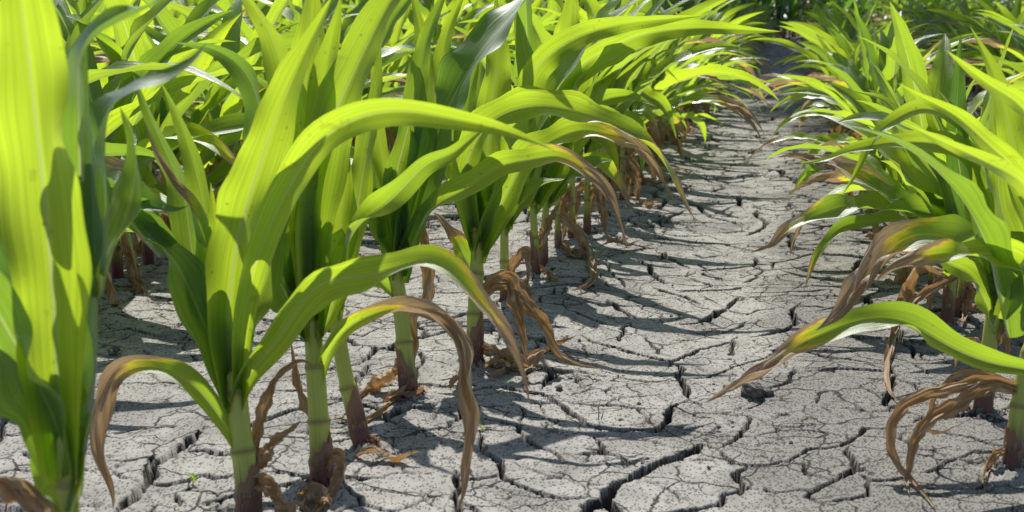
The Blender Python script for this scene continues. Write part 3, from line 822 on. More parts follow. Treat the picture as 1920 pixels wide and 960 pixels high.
p.leaf([(892, 460), (915, 300), (925, 190), (935, 90), (930, -10)], 54, (0, 5), (0, 0.08), tone=0.7, peak=0.55)
p.leaf([(893, 525), (880, 500), (863, 464), (826, 410), (812, 398)], 30, (-20,), (0, 0.02), dry=0.62, tone=0.6)
p.leaf([(893, 455), (860, 330), (840, 200), (830, 110), (850, 30), (880, -30)], 44, (0,), (0, 0.07), tone=0.8)
p.dead([(905, 545), (930, 522), (955, 518), (964, 560), (977, 613), (985, 664), (992, 690)], 26, (20, 0), (0, -0.04))
p.dead([(900, 560), (947, 536), (997, 580), (1030, 630), (1047, 667), (1088, 684), (1124, 692)], 24, (20, 10), (0, -0.05))
p.dead([(892, 650), (938, 668), (980, 682), (1013, 663), (1082, 628)], 16, (55,), (0, 0))
p.dead([(890, 640), (920, 655), (945, 690), (910, 700)], 14, (50,), (0, -0.02))
p.dead([(885, 660), (868, 690), (856, 715)], 14, (50,), (0, -0.02))
p.sheath(1, 0.085)
p.roots(6)

p = Plant((947, 575), 'slender corn plant between the stout one and the twin pair', [(946, 500), (946, 430), (950, 380)], 8.5, GL)
p.leaf([(947, 430), (950, 330), (958, 232), (985, 160), (1020, 110), (1087, 68), (1166, 45), (1244, 36), (1316, 30)], 50, (-12, -18, -14, -5), (0, -0.05, -0.1), tone=0.75)
p.leaf([(948, 420), (970, 340), (985, 240), (990, 150), (975, 60), (960, 0)], 44, (0,), (0, 0.05), tone=0.5)
p.leaf([(948, 430), (930, 350), (915, 260), (900, 170), (905, 90)], 44, (5,), (0, 0.05), tone=0.35)
p.leaf([(947, 440), (970, 390), (1010, 350), (1060, 335)], 40, (20, 50), (0, -0.02), tone=0.4)
p.dead([(950, 545), (965, 500), (985, 470), (990, 520), (988, 540)], 18, (20,), (0, -0.03))
p.dead([(945, 540), (975, 530), (990, 555), (975, 575)], 18, (20,), (0, -0.03))
p.sheath(1, 0.07)

p = Plant((1005, 524), 'front one of two corn plants standing side by side, dark red at the foot', [(1003, 460), (1000, 390), (1000, 340)], 8, GL)
p.leaf([(1000, 380), (1012, 290), (1022, 212), (1080, 132), (1150, 87), (1212, 62), (1306, 53), (1400, 56), (1464, 59)], 44, (-12, -14, -10), (0, -0.05, -0.1), tone=0.7)
p.leaf([(1001, 380), (1050, 260), (1060, 130), (1068, 20), (1075, -40)], 50, (-5,), (0, -0.03), tone=0.85, peak=0.6)
p.leaf([(1000, 380), (985, 300), (990, 210), (1010, 120), (1050, 60)], 40, (0,), (0, 0.06), tone=0.4)
p.leaf([(1002, 400), (1040, 330), (1075, 260), (1110, 220), (1150, 215), (1190, 240)], 34, (15, 45), (0, -0.02), tone=0.55)
p.dead([(1008, 470), (1020, 440), (1035, 405), (1050, 380)], 20, (10,), (0, 0.03))
p.dead([(1010, 500), (1035, 520), (1050, 528)], 12, (45,), (0, -0.01))
p.sheath(-1, 0.09)

p = Plant((1018, 507), 'rear one of two corn plants standing side by side, half hidden by its neighbour', [(1020, 440), (1025, 380), (1030, 335)], 8, GL)
p.leaf([(1026, 380), (1060, 300), (1100, 210), (1150, 130), (1200, 95)], 42, (0,), (0, 0.02), tone=0.6)
p.leaf([(1027, 380), (1030, 280), (1020, 180), (1040, 90), (1090, 10)], 42, (0,), (0, 0.04), tone=0.7)
p.leaf([(1028, 390), (1060, 345), (1100, 310), (1150, 300)], 34, (30,), (0, 0), tone=0.3)
p.sheath(1, 0.06)

p = Plant((1046, 475), 'corn plant with a clean thin stalk and a torn brown leaf lying bent beside it', [(1046, 420), (1045, 370), (1048, 330)], 7, GL)
p.leaf([(1046, 360), (1060, 290), (1090, 220), (1130, 190), (1180, 180), (1230, 200)], 36, (5, 30), (0, -0.03), tone=0.6)
p.leaf([(1047, 360), (1075, 250), (1090, 150), (1120, 60), (1180, 15)], 40, (0,), (0, 0.03), tone=0.75)
p.leaf([(1047, 360), (1040, 260), (1020, 150), (1025, 60)], 38, (0,), (0, 0.05), tone=0.4)
p.leaf([(1048, 365), (1080, 320), (1120, 300), (1150, 330), (1190, 400)], 28, (30,), (0, -0.04), dry=0.75, tone=0.8)
p.dead([(1035, 402), (1058, 412), (1085, 440), (1098, 465), (1108, 490), (1113, 520), (1100, 535), (1070, 545)], 22, (15, 0), (0, -0.06))
p.dead([(1050, 455), (1070, 475), (1090, 482)], 12, (50,), (0, -0.02))
p.sheath(1, 0.05)

for bx, by, lab in ((1071, 449, 'corn plant with brown hanging leaves just past the clean thin stalk'),
                    (1100, 441, 'corn plant with purple lower stalk, second past the clean thin stalk'),
                    (1128, 404, 'corn plant in the gap of the left row, brown leaves around its foot'),
                    (1167, 378, 'corn plant with a thick dark foot beyond the gap in the left row')):
    p = Plant((bx, by), lab, [(bx + 1, by - 60), (bx + 2, by - 120), (bx + 4, by - 185)], 8.0, GL)
    rg = p.rng
    for k in range(4):
        x0 = rg.uniform(-1, 1)
        y0 = by - 150
        top = rg.uniform(60, 150)
        sgn = 1 if k % 2 == 0 else rg.choice([-1, 1])
        pts = [(bx + 3, y0), (bx + 8 * sgn + 5, y0 - 70), (bx + 30 * sgn + 5, y0 - 120), (bx + (60 + 30 * x0) * sgn, y0 - 100 - top), (bx + (120 + 40 * x0) * sgn, y0 - 100 - top * 1.1)]
        p.leaf(pts, rg.uniform(32, 42), (rg.uniform(-8, 8), rg.uniform(0, 25)), (0, rg.uniform(-0.05, 0.05)), tone=rg.uniform(0.3, 0.9))
    tipy = by + 10 - rg.uniform(0, 30)
    q = rg.uniform(0.45, 1.15)
    if rg.random() < 0.75:
        p.leaf([(bx + 3, y0 + 5), (bx + 30 * q, y0 - 60), (bx + 75 * q, y0 - 75 * q), (bx + 120 * q, y0 - 50 * q), (bx + 150 * q, y0 - 10 + 30 * rg.random()), (bx + 160 * q, y0 + 20 + 60 * rg.random())], rg.uniform(24, 34), (5, rg.uniform(10, 55), rg.uniform(10, 50)), (0, rg.uniform(-0.06, 0.02)), dry=rg.choice([0.66, 0.85, 1.5]), tone=rg.uniform(0.4, 0.9))
    for k in range(2):
        sg = rg.uniform(-1, 1.3)
        p.dead([(bx + 2, by - 70 - 15 * k), (bx + 12 * sg, by - 85 - 12 * k), (bx + 28 * sg, by - 40), (bx + 32 * sg, by - 5), (bx + 45 * sg, by + 4)], rg.uniform(14, 20), (20,), (0, -0.03))
    p.sheath(1, 0.05)

# ---- right row
p = Plant((1895, 892), 'corn plant leaning right with long straw-brown leaves trailing on the soil', [(1905, 800), (1920, 700), (1945, 600), (1960, 520)], 9.5, GR)
p.leaf([(1945, 590), (1945, 500), (1915, 478), (1850, 462), (1790, 456), (1730, 446), (1690, 462), (1650, 495), (1605, 552), (1562, 595), (1530, 620)], 54, (-20, -50, -58, -50, -30), (-0.02, -0.05, -0.10), dry=0.66, tone=0.4, tip=2.2)
p.leaf([(1945, 600), (1920, 505), (1870, 480), (1800, 478), (1740, 480), (1680, 500), (1640, 530)], 34, (-20, -35, -40), (-0.05, -0.12), dry=0.75, tone=0.85)
p.leaf([(1950, 700), (1920, 692), (1860, 682), (1790, 655), (1710, 612), (1650, 600), (1585, 612), (1500, 648), (1440, 690), (1380, 725), (1320, 756)], 42, (-10, -15, -35, -55, -40), (-0.02, -0.05, -0.09), dry=0.74, tone=0.5, tip=2.0)
p.leaf([(1950, 560), (1950, 420), (1914, 330), (1850, 268), (1790, 215), (1725, 180), (1684, 156)], 40, (0, 5, 10), (-0.05, -0.15), tone=0.85)
p.leaf([(1955, 540), (1965, 330), (1925, 212), (1850, 155), (1800, 115), (1775, 95)], 42, (0, 5), (-0.1, -0.25), tone=0.85)
p.leaf([(1950, 560), (1960, 420), (1920, 345), (1840, 300), (1760, 262), (1690, 228)], 30, (0, 10), (-0.1, -0.28), tone=0.9)
p.leaf([(1950, 580), (1930, 430), (1905, 300), (1885, 210), (1858, 130), (1818, 48)], 52, (0, 5), (-0.02, 0.0), tone=0.8)
p.leaf([(1945, 600), (1920, 500), (1880, 400), (1870, 310), (1860, 220)], 52, (0,), (0.02, 0.02), tone=0.6)
p.dead([(1925, 735), (1865, 713), (1800, 725), (1720, 746), (1676, 780), (1670, 830), (1685, 876), (1720, 910), (1762, 962)], 24, (-30, -10, 0), (0, -0.05))
p.dead([(1915, 740), (1855, 722), (1790, 760), (1740, 790), (1712, 830), (1700, 905), (1706, 928)], 30, (-20, 0), (0, -0.04))
p.dead([(1910, 720), (1840, 700), (1790, 705), (1755, 740), (1740, 800), (1760, 812), (1812, 790)], 11, (-20,), (0, 0.02))
p.dead([(1900, 850), (1870, 850), (1850, 880), (1845, 915)], 16, (-20,), (0, -0.02))
p.sheath(-1, 0.06)

p = Plant((1842, 788), 'second corn plant in the right row, thick pale stalk under a broad wrapped sheath', [(1850, 700), (1858, 620), (1868, 560), (1875, 520)], 11, GR)
p.leaf([(1862, 620), (1850, 570), (1820, 520), (1780, 495), (1745, 480)], 46, (-20, -20), (0, -0.03), tone=0.6)
p.leaf([(1864, 600), (1880, 540), (1900, 480), (1925, 400)], 52, (0,), (0, 0.0), tone=0.8)
p.leaf([(1866, 610), (1895, 580), (1930, 560), (1960, 590)], 46, (0, 20), (0, -0.02), tone=0.75)
p.leaf([(1865, 590), (1855, 500), (1830, 420), (1815, 330), (1790, 280), (1740, 268), (1671, 268), (1590, 284), (1549, 300), (1498, 306)], 40, (0, -5, -15, -40, -15), (0, -0.02, -0.05), tone=0.75)
p.leaf([(1866, 590), (1860, 480), (1840, 380), (1820, 290), (1800, 235), (1770, 212), (1725, 203), (1684, 222), (1645, 248), (1625, 285), (1605, 325), (1580, 364)], 28, (0, -20, -55, -25, -10), (0, 0.0, -0.05), tone=0.7)
p.leaf([(1867, 590), (1865, 450), (1850, 330), (1855, 240), (1870, 150)], 48, (0,), (0, 0.05), tone=0.75)
p.leaf([(1866, 590), (1880, 470), (1890, 360), (1905, 250), (1930, 160)], 50, (0,), (0, 0.08), tone=0.85)
p.leaf([(1868, 570), (1830, 440), (1800, 320), (1793, 220), (1799, 130), (1802, 62)], 34, (10, 35), (0, 0.0), tone=0.05, peak=0.55)
p.dead([(1850, 650), (1870, 640), (1890, 610), (1885, 680), (1870, 700)], 16, (-20,), (0, -0.03))
p.dead([(1845, 690), (1825, 640), (1800, 660), (1790, 690)], 20, (-20,), (0, 0.04))
p.sheath(-1, 0.09)

p = Plant((1775, 612), 'reddish-stalked corn plant in the right row whose pale lower leaf reaches over the path', [(1782, 540), (1790, 480), (1795, 440)], 9.5, GR)
p.leaf([(1795, 470), (1806, 452), (1790, 422), (1752, 402), (1671, 395), (1590, 390), (1535, 406), (1481, 428), (1446, 460), (1406, 474)], 32, (-15, -20, -58, -58, -40, -20), (0, -0.02, -0.05), dry=0.83, tone=0.4)
p.leaf([(1790, 470), (1790, 446), (1739, 425), (1671, 416), (1590, 422), (1552, 452), (1525, 490), (1507, 546)], 25, (-15, -58, -50, -20, -5), (0, -0.02, -0.06), dry=0.92, tone=0.35)
p.leaf([(1793, 470), (1770, 420), (1745, 370), (1725, 330), (1705, 310)], 44, (-10, -30), (0, 0.04), tone=0.1)
p.leaf([(1795, 460), (1800, 380), (1780, 290), (1750, 220), (1740, 140)], 46, (0,), (0, 0.04), tone=0.7)
p.leaf([(1796, 460), (1830, 380), (1850, 300), (1840, 200)], 44, (0,), (0, 0.05), tone=0.8)
p.leaf([(1794, 455), (1770, 360), (1720, 290), (1690, 230), (1660, 190), (1600, 170)], 36, (0, -20), (0, 0.05), tone=0.6)
p.dead([(1800, 517), (1740, 546), (1695, 586), (1675, 626), (1662, 695), (1670, 736), (1696, 761)], 16, (-15,), (-0.02, -0.12))
p.dead([(1782, 550), (1770, 530), (1750, 540), (1740, 590)], 20, (-10,), (0, -0.02))
p.sheath(-1, 0.075)

p = Plant((1795, 600), 'thin green-stalked corn plant standing right behind the reddish-stalked one', [(1806, 530), (1812, 480), (1818, 430)], 7.5, GR)
p.leaf([(1815, 460), (1830, 380), (1860, 300), (1900, 230)], 40, (0,), (0, 0.05), tone=0.8)
p.leaf([(1815, 460), (1815, 360), (1830, 260), (1870, 190)], 40, (0,), (0, 0.08), tone=0.6)
p.leaf([(1815, 465), (1850, 440), (1890, 440), (1930, 480)], 36, (20,), (0, 0.0), tone=0.5)
p.dead([(1808, 560), (1815, 540), (1812, 570), (1805, 610)], 22, (-10,), (0, -0.02))
p.sheath(1, 0.06)

# ------------------------------------------------------------------ grown corn plants
def grow(seed, H=0.5, res=1.0, lean=0.0, ndead=3, spread=1.0, nlv=None, tonebias=0.6):
    """Parts of one young corn plant with its foot at the origin: list of (name, V, F, lv, dry, material)."""
    rng = np.random.default_rng(seed)
    out = []
    hst = H * rng.uniform(0.36, 0.44)
    n = max(6, int(14 * res))
    s = np.linspace(0, 1, n)
    bx, by = rng.normal(0, 0.012, 2)
    P = np.stack([bx * s ** 2 + lean * s * 0.05, by * s ** 2, -0.015 + (hst + 0.015) * s], 1)
    r0 = rng.uniform(0.0085, 0.011)
    r = r0 * (1.05 - 0.25 * s); r[-1] *= 0.4
    out.append(('stalk',) + tube(P, r, max(5, int(10 * res)), rng.random(), P[:, 2]) + (M_STALK,))
    nl = nlv or rng.integers(6, 8)
    az0 = rng.normal(0, 0.45) + (math.pi if rng.random() < 0.5 else 0)
    nv, nu = max(7, int(26 * res)), max(2, 2 * int(4 * res))
    for i in range(nl):
        f = i / (nl - 1)
        az = az0 + math.pi * i + rng.normal(0, 0.42)
        h0 = hst * (0.42 + 0.58 * f)
        Lf = H * (0.55 + 0.42 * math.sin(math.pi * min(1, 0.25 + 0.6 * f))) * rng.uniform(0.85, 1.12) * (0.9 if f > 0.9 else 1)
        th0 = math.radians(48 - 36 * f + rng.normal(0, 5)) * spread
        kd = math.radians(112 - 74 * f + rng.normal(0, 16)) * spread
        v = np.linspace(0, 1, nv)
        th = th0 + kd * v ** rng.uniform(1.25, 1.9)
        azv = az + rng.normal(0, 0.35) * v ** 2
        d = np.stack([np.sin(th) * np.cos(azv), np.sin(th) * np.sin(azv), np.cos(th)], 1)
        d[:, 0] += lean * 0.25 * v
        d = norm(d)
        step = Lf / (nv - 1)
        c0 = np.array([np.interp(h0, P[:, 2], P[:, q]) for q in range(3)])
        pts = c0 + np.vstack([[0, 0, 0], np.cumsum((d[:-1] + d[1:]) / 2 * step, axis=0)])
        pts[:, 2] = np.where(pts[:, 2] < 0.02, 0.02 + 0.15 * (pts[:, 2] - 0.02), pts[:, 2])
        pts[:, 2] = np.maximum(pts[:, 2], 0.008)
        tw = rng.normal(0, 0.25) + rng.normal(0, 0.75) * v ** 1.3
        S0 = np.stack([-np.sin(azv), np.cos(azv), np.zeros(nv)], 1)
        T = norm(np.gradient(pts, axis=0)); Nn = np.cross(T, S0)
        S = np.cos(tw)[:, None] * S0 + np.sin(tw)[:, None] * Nn
        W = rng.uniform(0.048, 0.066) * (H / 0.5) ** 0.5 * (width_profile(v, 0.6, 0.38, 1.6) + 0.01)
        arc = np.radians(np.interp(v, [0, 0.12, 0.4, 1], [170, 100, 50, 35]))
        dry = rng.uniform(0.55, 0.95) if (f < 0.45 and rng.random() < 0.45) else 2.0
        tone = float(np.clip(rng.normal(tonebias, 0.22), 0, 1))
        out.append(('leaf',) + ribbon(pts, S, v, W, arc, nu, rng, 0.13, tone, dry, fold=0.28) + (M_LEAF,))
    for i in range(ndead):
        az = rng.uniform(0, 6.28); v = np.linspace(0, 1, nv)
        h0 = rng.uniform(0.05, 0.16) * H / 0.5
        Lf = rng.uniform(0.16, 0.28)
        th = math.radians(rng.uniform(25, 55)) + math.radians(rng.uniform(115, 140)) * np.clip(v * 2.2, 0, 1) ** 1.2
        azv = az + rng.normal(0, 0.5) * v
        d = np.stack([np.sin(th) * np.cos(azv), np.sin(th) * np.sin(azv), np.cos(th)], 1)
        pts = np.array([0, 0, h0]) + np.vstack([[0, 0, 0], np.cumsum((d[:-1] + d[1:]) / 2 * Lf / (nv - 1), axis=0)])
        low = pts[:, 2] < 0.012
        k = low.argmax() if low.any() else nv
        for q in range(k, nv):
            pts[q, :2] = pts[q - 1, :2] + np.array([math.cos(azv[q]), math.sin(azv[q])]) * Lf / (nv - 1) * 0.7
            pts[q, 2] = 0.011 + 0.006 * math.sin(q)
        S0 = np.stack([-np.sin(azv), np.cos(azv), np.zeros(nv)], 1)
        tw = rng.normal(0, 0.6) + rng.normal(0, 1.4) * v
        T = norm(np.gradient(pts, axis=0)); Nn = np.cross(T, S0)
        S = np.cos(tw)[:, None] * S0 + np.sin(tw)[:, None] * Nn
        W = rng.uniform(0.018, 0.030) * (width_profile(v, 0.6, 0.4, 2.4) + 0.02)
        out.append(('dead_leaf',) + ribbon(pts, S, v, W, np.radians(60 + 30 * np.sin(v * 15 + i)), nu, rng, 0.3, rng.random(), 2.0, 'dead') + (M_DEAD,))
    return out


def merge(parts):
    """parts -> one mesh with material slots in the order leaf, dead, stalk"""
    mats = [M_LEAF, M_DEAD, M_STALK]
    V, Fq, lv, dr, mi, off = [], [], [], [], [], 0
    for nm, v, f, l, d, m in parts:
        V.append(v); Fq.append(f + off); lv.append(l); dr.append(d); mi.append(np.full(len(f), mats.index(m), np.int32)); off += len(v)
    return np.vstack(V), np.vstack(Fq), np.vstack(lv), np.concatenate(dr), np.concatenate(mi)


def merged_mesh(name, data):
    V, Fq, lv, d, mi = data
    me = raw_mesh(name, V, Fq, lv, d)
    for m in (M_LEAF, M_DEAD, M_STALK): me.materials.append(m)
    me.polygons.foreach_set('material_index', mi)
    me.update()
    return me


def fuller(o, seed, H, keep=lambda i: True, yawr=0.0, ndead=2):
    k = 0
    for q in grow(seed, H, 1.0, ndead=ndead):
        if q[0] == 'stalk': continue
        k += 1
        if not keep(k): continue
        ca, sa = math.cos(yawr), math.sin(yawr)
        V = q[1] @ np.array([[ca, -sa, 0], [sa, ca, 0], [0, 0, 1]]).T
        part(q[0], raw_mesh(q[0], V, *q[2:]), o)


for o in [q for q in COL.objects if q.type == 'EMPTY' and q.get('group') == GR]:
    fuller(o, 300 + int(o.location.y * 100), 0.45, (lambda k: k in (5, 6, 7)) if o.location.y < 1.75 else (lambda k: k > 1), 0.25, 0 if o.location.y < 1.75 else 2)
for o in [q for q in COL.objects if q.type == 'EMPTY' and q.get('group') == GL and q.location.y > 1.9]:
    fuller(o, 330 + int(o.location.y * 100), 0.55, lambda k: k > 4, 0.9, 0)

rnd = random.Random(5)
VAR = 18
lib_near, lib_mid, lib_far = [], [], []
for k in range(VAR):
    lib_near.append([(q[0], raw_mesh(q[0], *q[1:])) for q in grow(100 + k, 0.5, 1.0, ndead=4)])
    lib_mid.append(merged_mesh('corn_plant', merge(grow(100 + k, 0.5, 0.6, ndead=4))))
    lib_far.append(merge(grow(100 + k, 0.5, 0.36, ndead=2)))

ROW = 0.755
spots = []          # x, y, height, row name, order
def hgt(row, y):
    if row == 'L0': return np.interp(y, [2, 3.5, 6, 14], [0.56, 0.52, 0.46, 0.42])
    if row == 'R0': return np.interp(y, [1.5, 4, 14], [0.42, 0.42, 0.40])
    if row[0] == 'R': return 0.50
    return np.interp(y, [2, 14], [0.58, 0.56])

for k in range(0, 13):
    x = -0.525 - ROW * k
    y = 3.40 if k == 0 else max(1.2, abs(x) * 1.28 - 0.15)
    y += rnd.uniform(0, 0.1)
    while y < 14.6:
        spots.append((x + rnd.gauss(0, 0.018), y, f'L{k}')); y += rnd.uniform(0.09, 0.155) if k < 2 else rnd.uniform(0.13, 0.19)
for k in range(0, 5):
    x = 0.23 + ROW * k
    y = 2.33 if k == 0 else max(1.4, x * 4.2 - 2.0)
    y += rnd.uniform(0, 0.08)
    while y < 14.6:
        spots.append((x + rnd.gauss(0, 0.018), y, f'R{k}')); y += rnd.uniform(0.12, 0.19)
head = []
for j in range(6):                                           # headland rows across the end of the path
    y0 = 15.6 + 0.8 * j
    x = -13.0
    while x < 6.0:
        head.append((x, y0 + rnd.gauss(0, 0.03), 'H')); x += rnd.uniform(0.14, 0.2)

spots.sort(key=lambda q: math.hypot(q[0], q[1]))
N_HERO = 18
single = spots[:300 - N_HERO]
rest = spots[300 - N_HERO:] + head
ORD = ['', 'first', 'second', 'third', 'fourth', 'fifth', 'sixth', 'seventh', 'eighth', 'ninth', 'tenth', 'eleventh', 'twelfth',
       'thirteenth', 'fourteenth', 'fifteenth', 'sixteenth', 'seventeenth', 'eighteenth', 'nineteenth', 'twentieth']
ROWNAME = {'L0': 'row left of the path', 'R0': 'row right of the path', 'R1': 'second row right of the path', 'R2': 'third row right of the path'}
for k, w in enumerate(ORD[2:14]): ROWNAME[f'L{k + 1}'] = f'{w} row left of the path'
count = {'L0': 14, 'R0': 4}
for i, (x, y, row) in enumerate(single):
    count[row] = count.get(row, 0) + 1
    c = count[row]
    nm = ROWNAME.get(row, 'far row')
    grp = f'corn plants in the {nm}'
    dist = math.hypot(x, y)
    if c <= 20: lab = f'{ORD[c]} corn plant from the near end of the {nm}'
    elif dist < 6.5: lab = f'green corn plant in the middle stretch of the {nm}'; grp += ', middle stretch'
    else: lab = f'blurred corn plant in the far stretch of the {nm}'; grp += ', far stretch'
    H = hgt(row, y) * (rnd.uniform(0.9, 1.12) if rnd.random() < 0.85 else rnd.uniform(0.6, 0.85))
    k = rnd.randrange(VAR)
    rot = rnd.gauss(0, 0.35) + (math.pi if rnd.random() < 0.5 else 0)
    if dist < 5.6:
        o = thing('corn_plant', (x, y, 0), lab, 'corn plant', grp)
        for nm2, me in lib_near[k]: part(nm2, me, o)
    else:
        o = bpy.data.objects.new('corn_plant', lib_mid[k]); COL.objects.link(o)
        o.location = (x, y, 0); o['label'] = lab; o['category'] = 'corn plant'; o['group'] = grp
    o.rotation_euler = (rnd.gauss(0, 0.06), rnd.gauss(0, 0.06), rot)
    sc = H / 0.5
    wide = np.interp(y, [4.0, 5.5, 7.0], [1.0, 1.1, 0.92]) if row in ('L0', 'R0') else 1.0
    o.scale = ((sc * 0.95 + 0.05) * wide, (sc * 0.95 + 0.05) * wide, sc)

acc = [[], [], [], [], []]
off = 0
for x, y, row in rest:
    V, Fq, lv, d, mi = lib_far[rnd.randrange(VAR)]
    H = (rnd.uniform(0.60, 0.74) if row == 'H' else hgt(row, y) * rnd.uniform(0.92, 1.1)) / 0.5
    a = rnd.gauss(0, 0.4) + (math.pi if rnd.random() < 0.5 else 0) + (math.pi / 2 if row == 'H' else 0)
    ca, sa = math.cos(a), math.sin(a)
    Rm = np.array([[ca, -sa, 0], [sa, ca, 0], [0, 0, 1]])
    wd = 0.85 if row in ('L0', 'R0') else 1.0
    acc[0].append((V * [(H * 0.9 + 0.1) * wd, (H * 0.9 + 0.1) * wd, H]) @ Rm.T + [x, y, 0]); acc[1].append(Fq + off); acc[3].append(d); acc[4].append(mi)
    l2 = lv.copy()
    l2[:, 2] *= 0.0 if row == 'H' else (0.9 if row[0] == 'R' else 0.6)
    acc[2].append(l2); off += len(V)
fo = bpy.data.objects.new('corn_field', merged_mesh('corn_field', (np.vstack(acc[0]), np.vstack(acc[1]), np.vstack(acc[2]), np.concatenate(acc[3]), np.concatenate(acc[4]))))
COL.objects.link(fo)
fo['kind'] = 'stuff'; fo['label'] = 'mass of distant corn plants filling the field behind the near rows'; fo['category'] = 'corn field'


# ------------------------------------------------------------------ tall trees past the end of the field, above the picture: their shade lies on the far rows
def treeline():
    rng = np.random.default_rng(77)
    V, Fq, lv, mi = [], [], [], []
    off = 0
    for tx, ty, h, r in ((-9.4, 20.5, 16.0, 2.3), (-6.2, 20.8, 18.6, 2.6), (-3.6, 20.3, 18.0, 2.5)):
        P = np.stack([tx + 0.15 * np.sin(np.linspace(0, 3, 12)), np.full(12, ty), np.linspace(-0.1, h * 0.8, 12)], 1)
        v, f, l, d = tube(P, np.linspace(0.22, 0.06, 12), 10, 0.4)
        V.append(v); Fq.append(f + off); lv.append(l); mi.append(np.full(len(f), 2)); off += len(v)
        k = 5200
        q = norm(rng.normal(size=(k, 3))) * (rng.random((k, 1)) ** 0.4)
        c = np.array([tx, ty, h * 0.58]) + q * [r, r, h * 0.42] * (1 + 0.25 * np.sin(q[:, :1] * 7 + q[:, 2:] * 9))
        a, b = norm(rng.normal(size=(k, 3))), norm(rng.normal(size=(k, 3)))
        b = norm(b - (a * b).sum(1, keepdims=True) * a)
        w, e = rng.uniform(0.10, 0.17, (k, 1)), rng.uniform(0.16, 0.30, (k, 1))
        quad = np.stack([c - a * e, c + b * w, c + a * e, c - b * w], 1).reshape(-1, 3)
        V.append(quad); Fq.append(np.arange(4 * k).reshape(-1, 4) + off); off += 4 * k
        lv.append(np.tile([[0, 0.5, 0.1]], (4 * k, 1))); mi.append(np.zeros(k))
    data = (np.vstack(V), np.vstack(Fq), np.vstack(lv), np.zeros(off), np.concatenate(mi).astype(np.int32))
    o = bpy.data.objects.new('treeline', merged_mesh('treeline', data)); COL.objects.link(o)
    o['kind'] = 'stuff'; o['label'] = 'trees past the far end of the field that shade the last rows'
    return o


treeline()

# ------------------------------------------------------------------ clods, pebbles, sprouts
def lump(name, px, py, size, label, cat, seed, squash=0.6, m=M_CLOD, group=None):
    rng = np.random.default_rng(seed)
    nr, nc = 14, 20
    th = np.linspace(0.02, math.pi - 0.02, nr)[:, None]; ph = np.linspace(0, 2 * math.pi, nc, endpoint=False)[None, :]
    d = np.stack([np.sin(th) * np.cos(ph), np.sin(th) * np.sin(ph), np.cos(th) * np.ones_like(ph)], -1)
    r = np.ones((nr, nc))
    for _ in range(9):                                       # knock flat faces off the lump
        q = norm(rng.normal(size=3)); lim = rng.uniform(0.62, 0.9)
        pr = d @ q
        r = np.where(pr > 0.05, np.minimum(r, lim / np.maximum(pr, 0.05)), r)
    r = r * (1 + 0.05 * rng.normal(size=(nr, nc)))
    V = d * r[..., None] * np.array([size, size * rng.uniform(0.6, 0.9), size * squash])
    V = V.reshape(-1, 3)
    Fq = grid_faces(nr, nc, True)
    me = raw_mesh(name, V, Fq, m=m, smooth=False)
    o = bpy.data.objects.new(name, me); COL.objects.link(o)
    g = gpt(px, py)
    o.location = (g[0], g[1], size * squash * 0.35)
    o.rotation_euler = (0, 0, rng.uniform(0, 6))
    o['label'] = label; o['category'] = cat
    if group: o['group'] = group
    return o


lump('soil_clod', 1408, 738, 0.022, 'dark angular soil clod beside a crack on the right of the path', 'clod', 3, 0.62)
lump('soil_clod', 1438, 737, 0.013, 'low dark crumb of soil touching the right side of the big clod', 'clod', 4, 0.5)
lump('pebble', 213, 662, 0.013, 'small grey stone on the soil behind the drooping brown leaf at left', 'stone', 5, 0.6)
lump('pebble', 1049, 728, 0.006, 'tiny pale stone on the crumbly patch in the path', 'stone', 6, 0.7)
lump('soil_clod', 1515, 927, 0.008, 'grey soil lump on the crack edge at the bottom right of the path', 'clod', 8, 0.6)
lump('soil_clod', 1574, 925, 0.007, 'small dark soil lump on a plate of soil at the bottom right', 'clod', 9, 0.6)
for i in range(60):                                          # crumbs strewn about
    px, py = rnd.uniform(700, 1750), rnd.uniform(330, 950)
    lump('soil_crumb', px, py, rnd.uniform(0.0022, 0.0045), 'tiny soil crumb lying loose on the cracked path', 'soil crumb', 30 + i, 0.6, group='loose soil crumbs on the path')

M_SPROUT = M_LEAF
def sprout(px, py, size, label, seed):
    rng = np.random.default_rng(seed)
    g = gpt(px, py)
    root = thing('weed_sprout', (g[0], g[1], 0), label, 'weed sprout', 'weed sprouts on the path')
    s = np.linspace(0, 1, 6)
    P = np.stack([0.1 * size * s, 0 * s, -0.003 + size * 0.55 * s], 1)
    part('stem', raw_mesh('stem', *tube(P, 0.0009 * (1.2 - 0.5 * s), 6, 0.5, np.full(6, 0.3)), M_STALK), root)
    for i in range(4):
        a = i * 1.57 + rng.uniform(-0.4, 0.4)
        v = np.linspace(0, 1, 8)
        hgt0 = size * (0.35 if i < 2 else 0.55)
        th = math.radians(35) + 0.7 * v
        d = np.stack([np.sin(th) * math.cos(a), np.sin(th) * math.sin(a), np.cos(th)], 1) * size * 0.55 / 7
        pts = np.array([0.1 * size * hgt0 / (size * 0.55), 0, hgt0]) + np.vstack([[0, 0, 0], np.cumsum(d[:-1], axis=0)])
        S = np.broadcast_to([-math.sin(a), math.cos(a), 0], (8, 3)).copy()
        W = size * 0.26 * np.sin(math.pi * np.clip(v * 0.9 + 0.08, 0, 1))
        part('leaf', raw_mesh('leaf', *ribbon(pts, S, v, W, np.full(8, 0.6), 4, rng, 0.02, 0.7), M_LEAF), root)


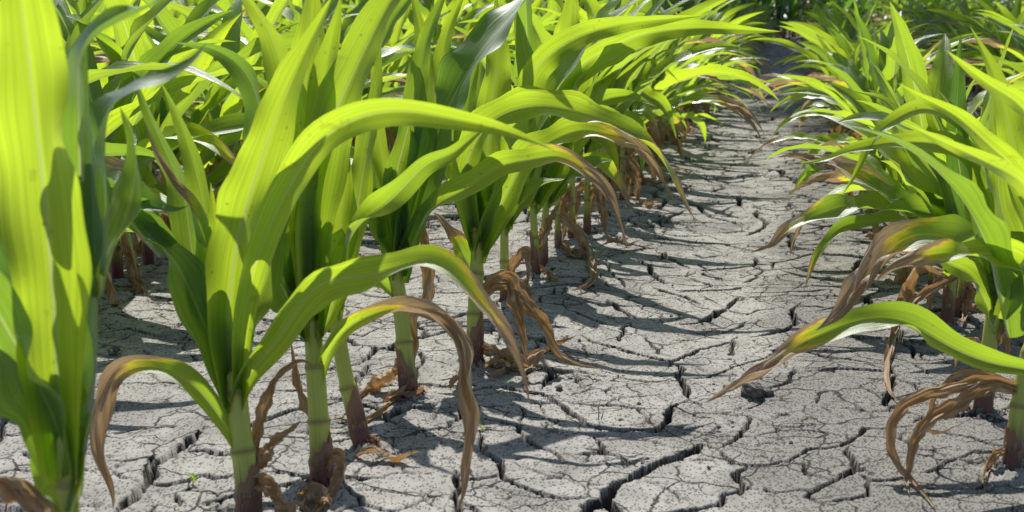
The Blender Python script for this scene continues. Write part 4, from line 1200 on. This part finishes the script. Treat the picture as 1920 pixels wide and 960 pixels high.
sprout(360, 915, 0.022, 'tiny green weed sprout on the soil between the two nearest left plants', 1)
sprout(903, 812, 0.013, 'very small weed sprout beside the hanging brown leaf', 2)

g0 = gpt(1122, 782)
tw = thing('dry_twig', tuple(g0), 'short dry twig standing upright beside a crack in the path', 'twig')
part('stem', raw_mesh('stem', *tube(np.array([[0, 0, -0.004], [0.0005, 0, 0.006], [0, 0.0005, 0.013], [0.001, 0, 0.020]]), np.array([0.0009, 0.0008, 0.0007, 0.0004]), 6, 0.3, np.zeros(4), np.ones(4) * 0.9), M_STALK), tw)
part('side_stem', raw_mesh('side_stem', *tube(np.array([[0.004, 0, -0.003], [0.006, 0, 0.005], [0.0065, 0, 0.009]]), np.array([0.0008, 0.0007, 0.0004]), 6, 0.3, np.zeros(3), np.ones(3) * 0.9), M_STALK), tw)

def scrap(px, py, L, w, ang, seed):
    rng = np.random.default_rng(seed)
    g0 = gpt(px, py)
    v = np.linspace(0, 1, 22)
    a = ang + rng.normal(0, 0.9) * v
    P = np.stack([np.cumsum(np.cos(a)) * L / 22, np.cumsum(np.sin(a)) * L / 22, 0.009 + 0.012 * np.abs(np.sin(v * rng.uniform(3, 7)))], 1)
    S = np.stack([-np.sin(a), np.cos(a), 0.5 * np.sin(v * 9 + seed)], 1)
    me = raw_mesh('leaf_scrap', *ribbon(P, S, v, w * (width_profile(v, 0.4, 0.4, 2.0) + 0.03), np.full(22, 0.9), 8, rng, 0.4, rng.random(), 2.0, 'dead'), M_DEAD)
    o = bpy.data.objects.new('leaf_scrap', me); COL.objects.link(o); o.location = g0
    o['label'] = 'dry brown scrap of leaf lying on the soil along the left row'; o['category'] = 'leaf scrap'; o['group'] = 'dry leaf scraps along the left row'


for i, (px, py) in enumerate([(715, 770), (905, 700), (840, 740), (1062, 485), (1190, 395), (1250, 330), (1120, 470), (660, 870), (560, 945)]):
    scrap(px, py, rnd.uniform(0.05, 0.10), rnd.uniform(0.012, 0.02), rnd.uniform(-0.6, 0.9), 200 + i)
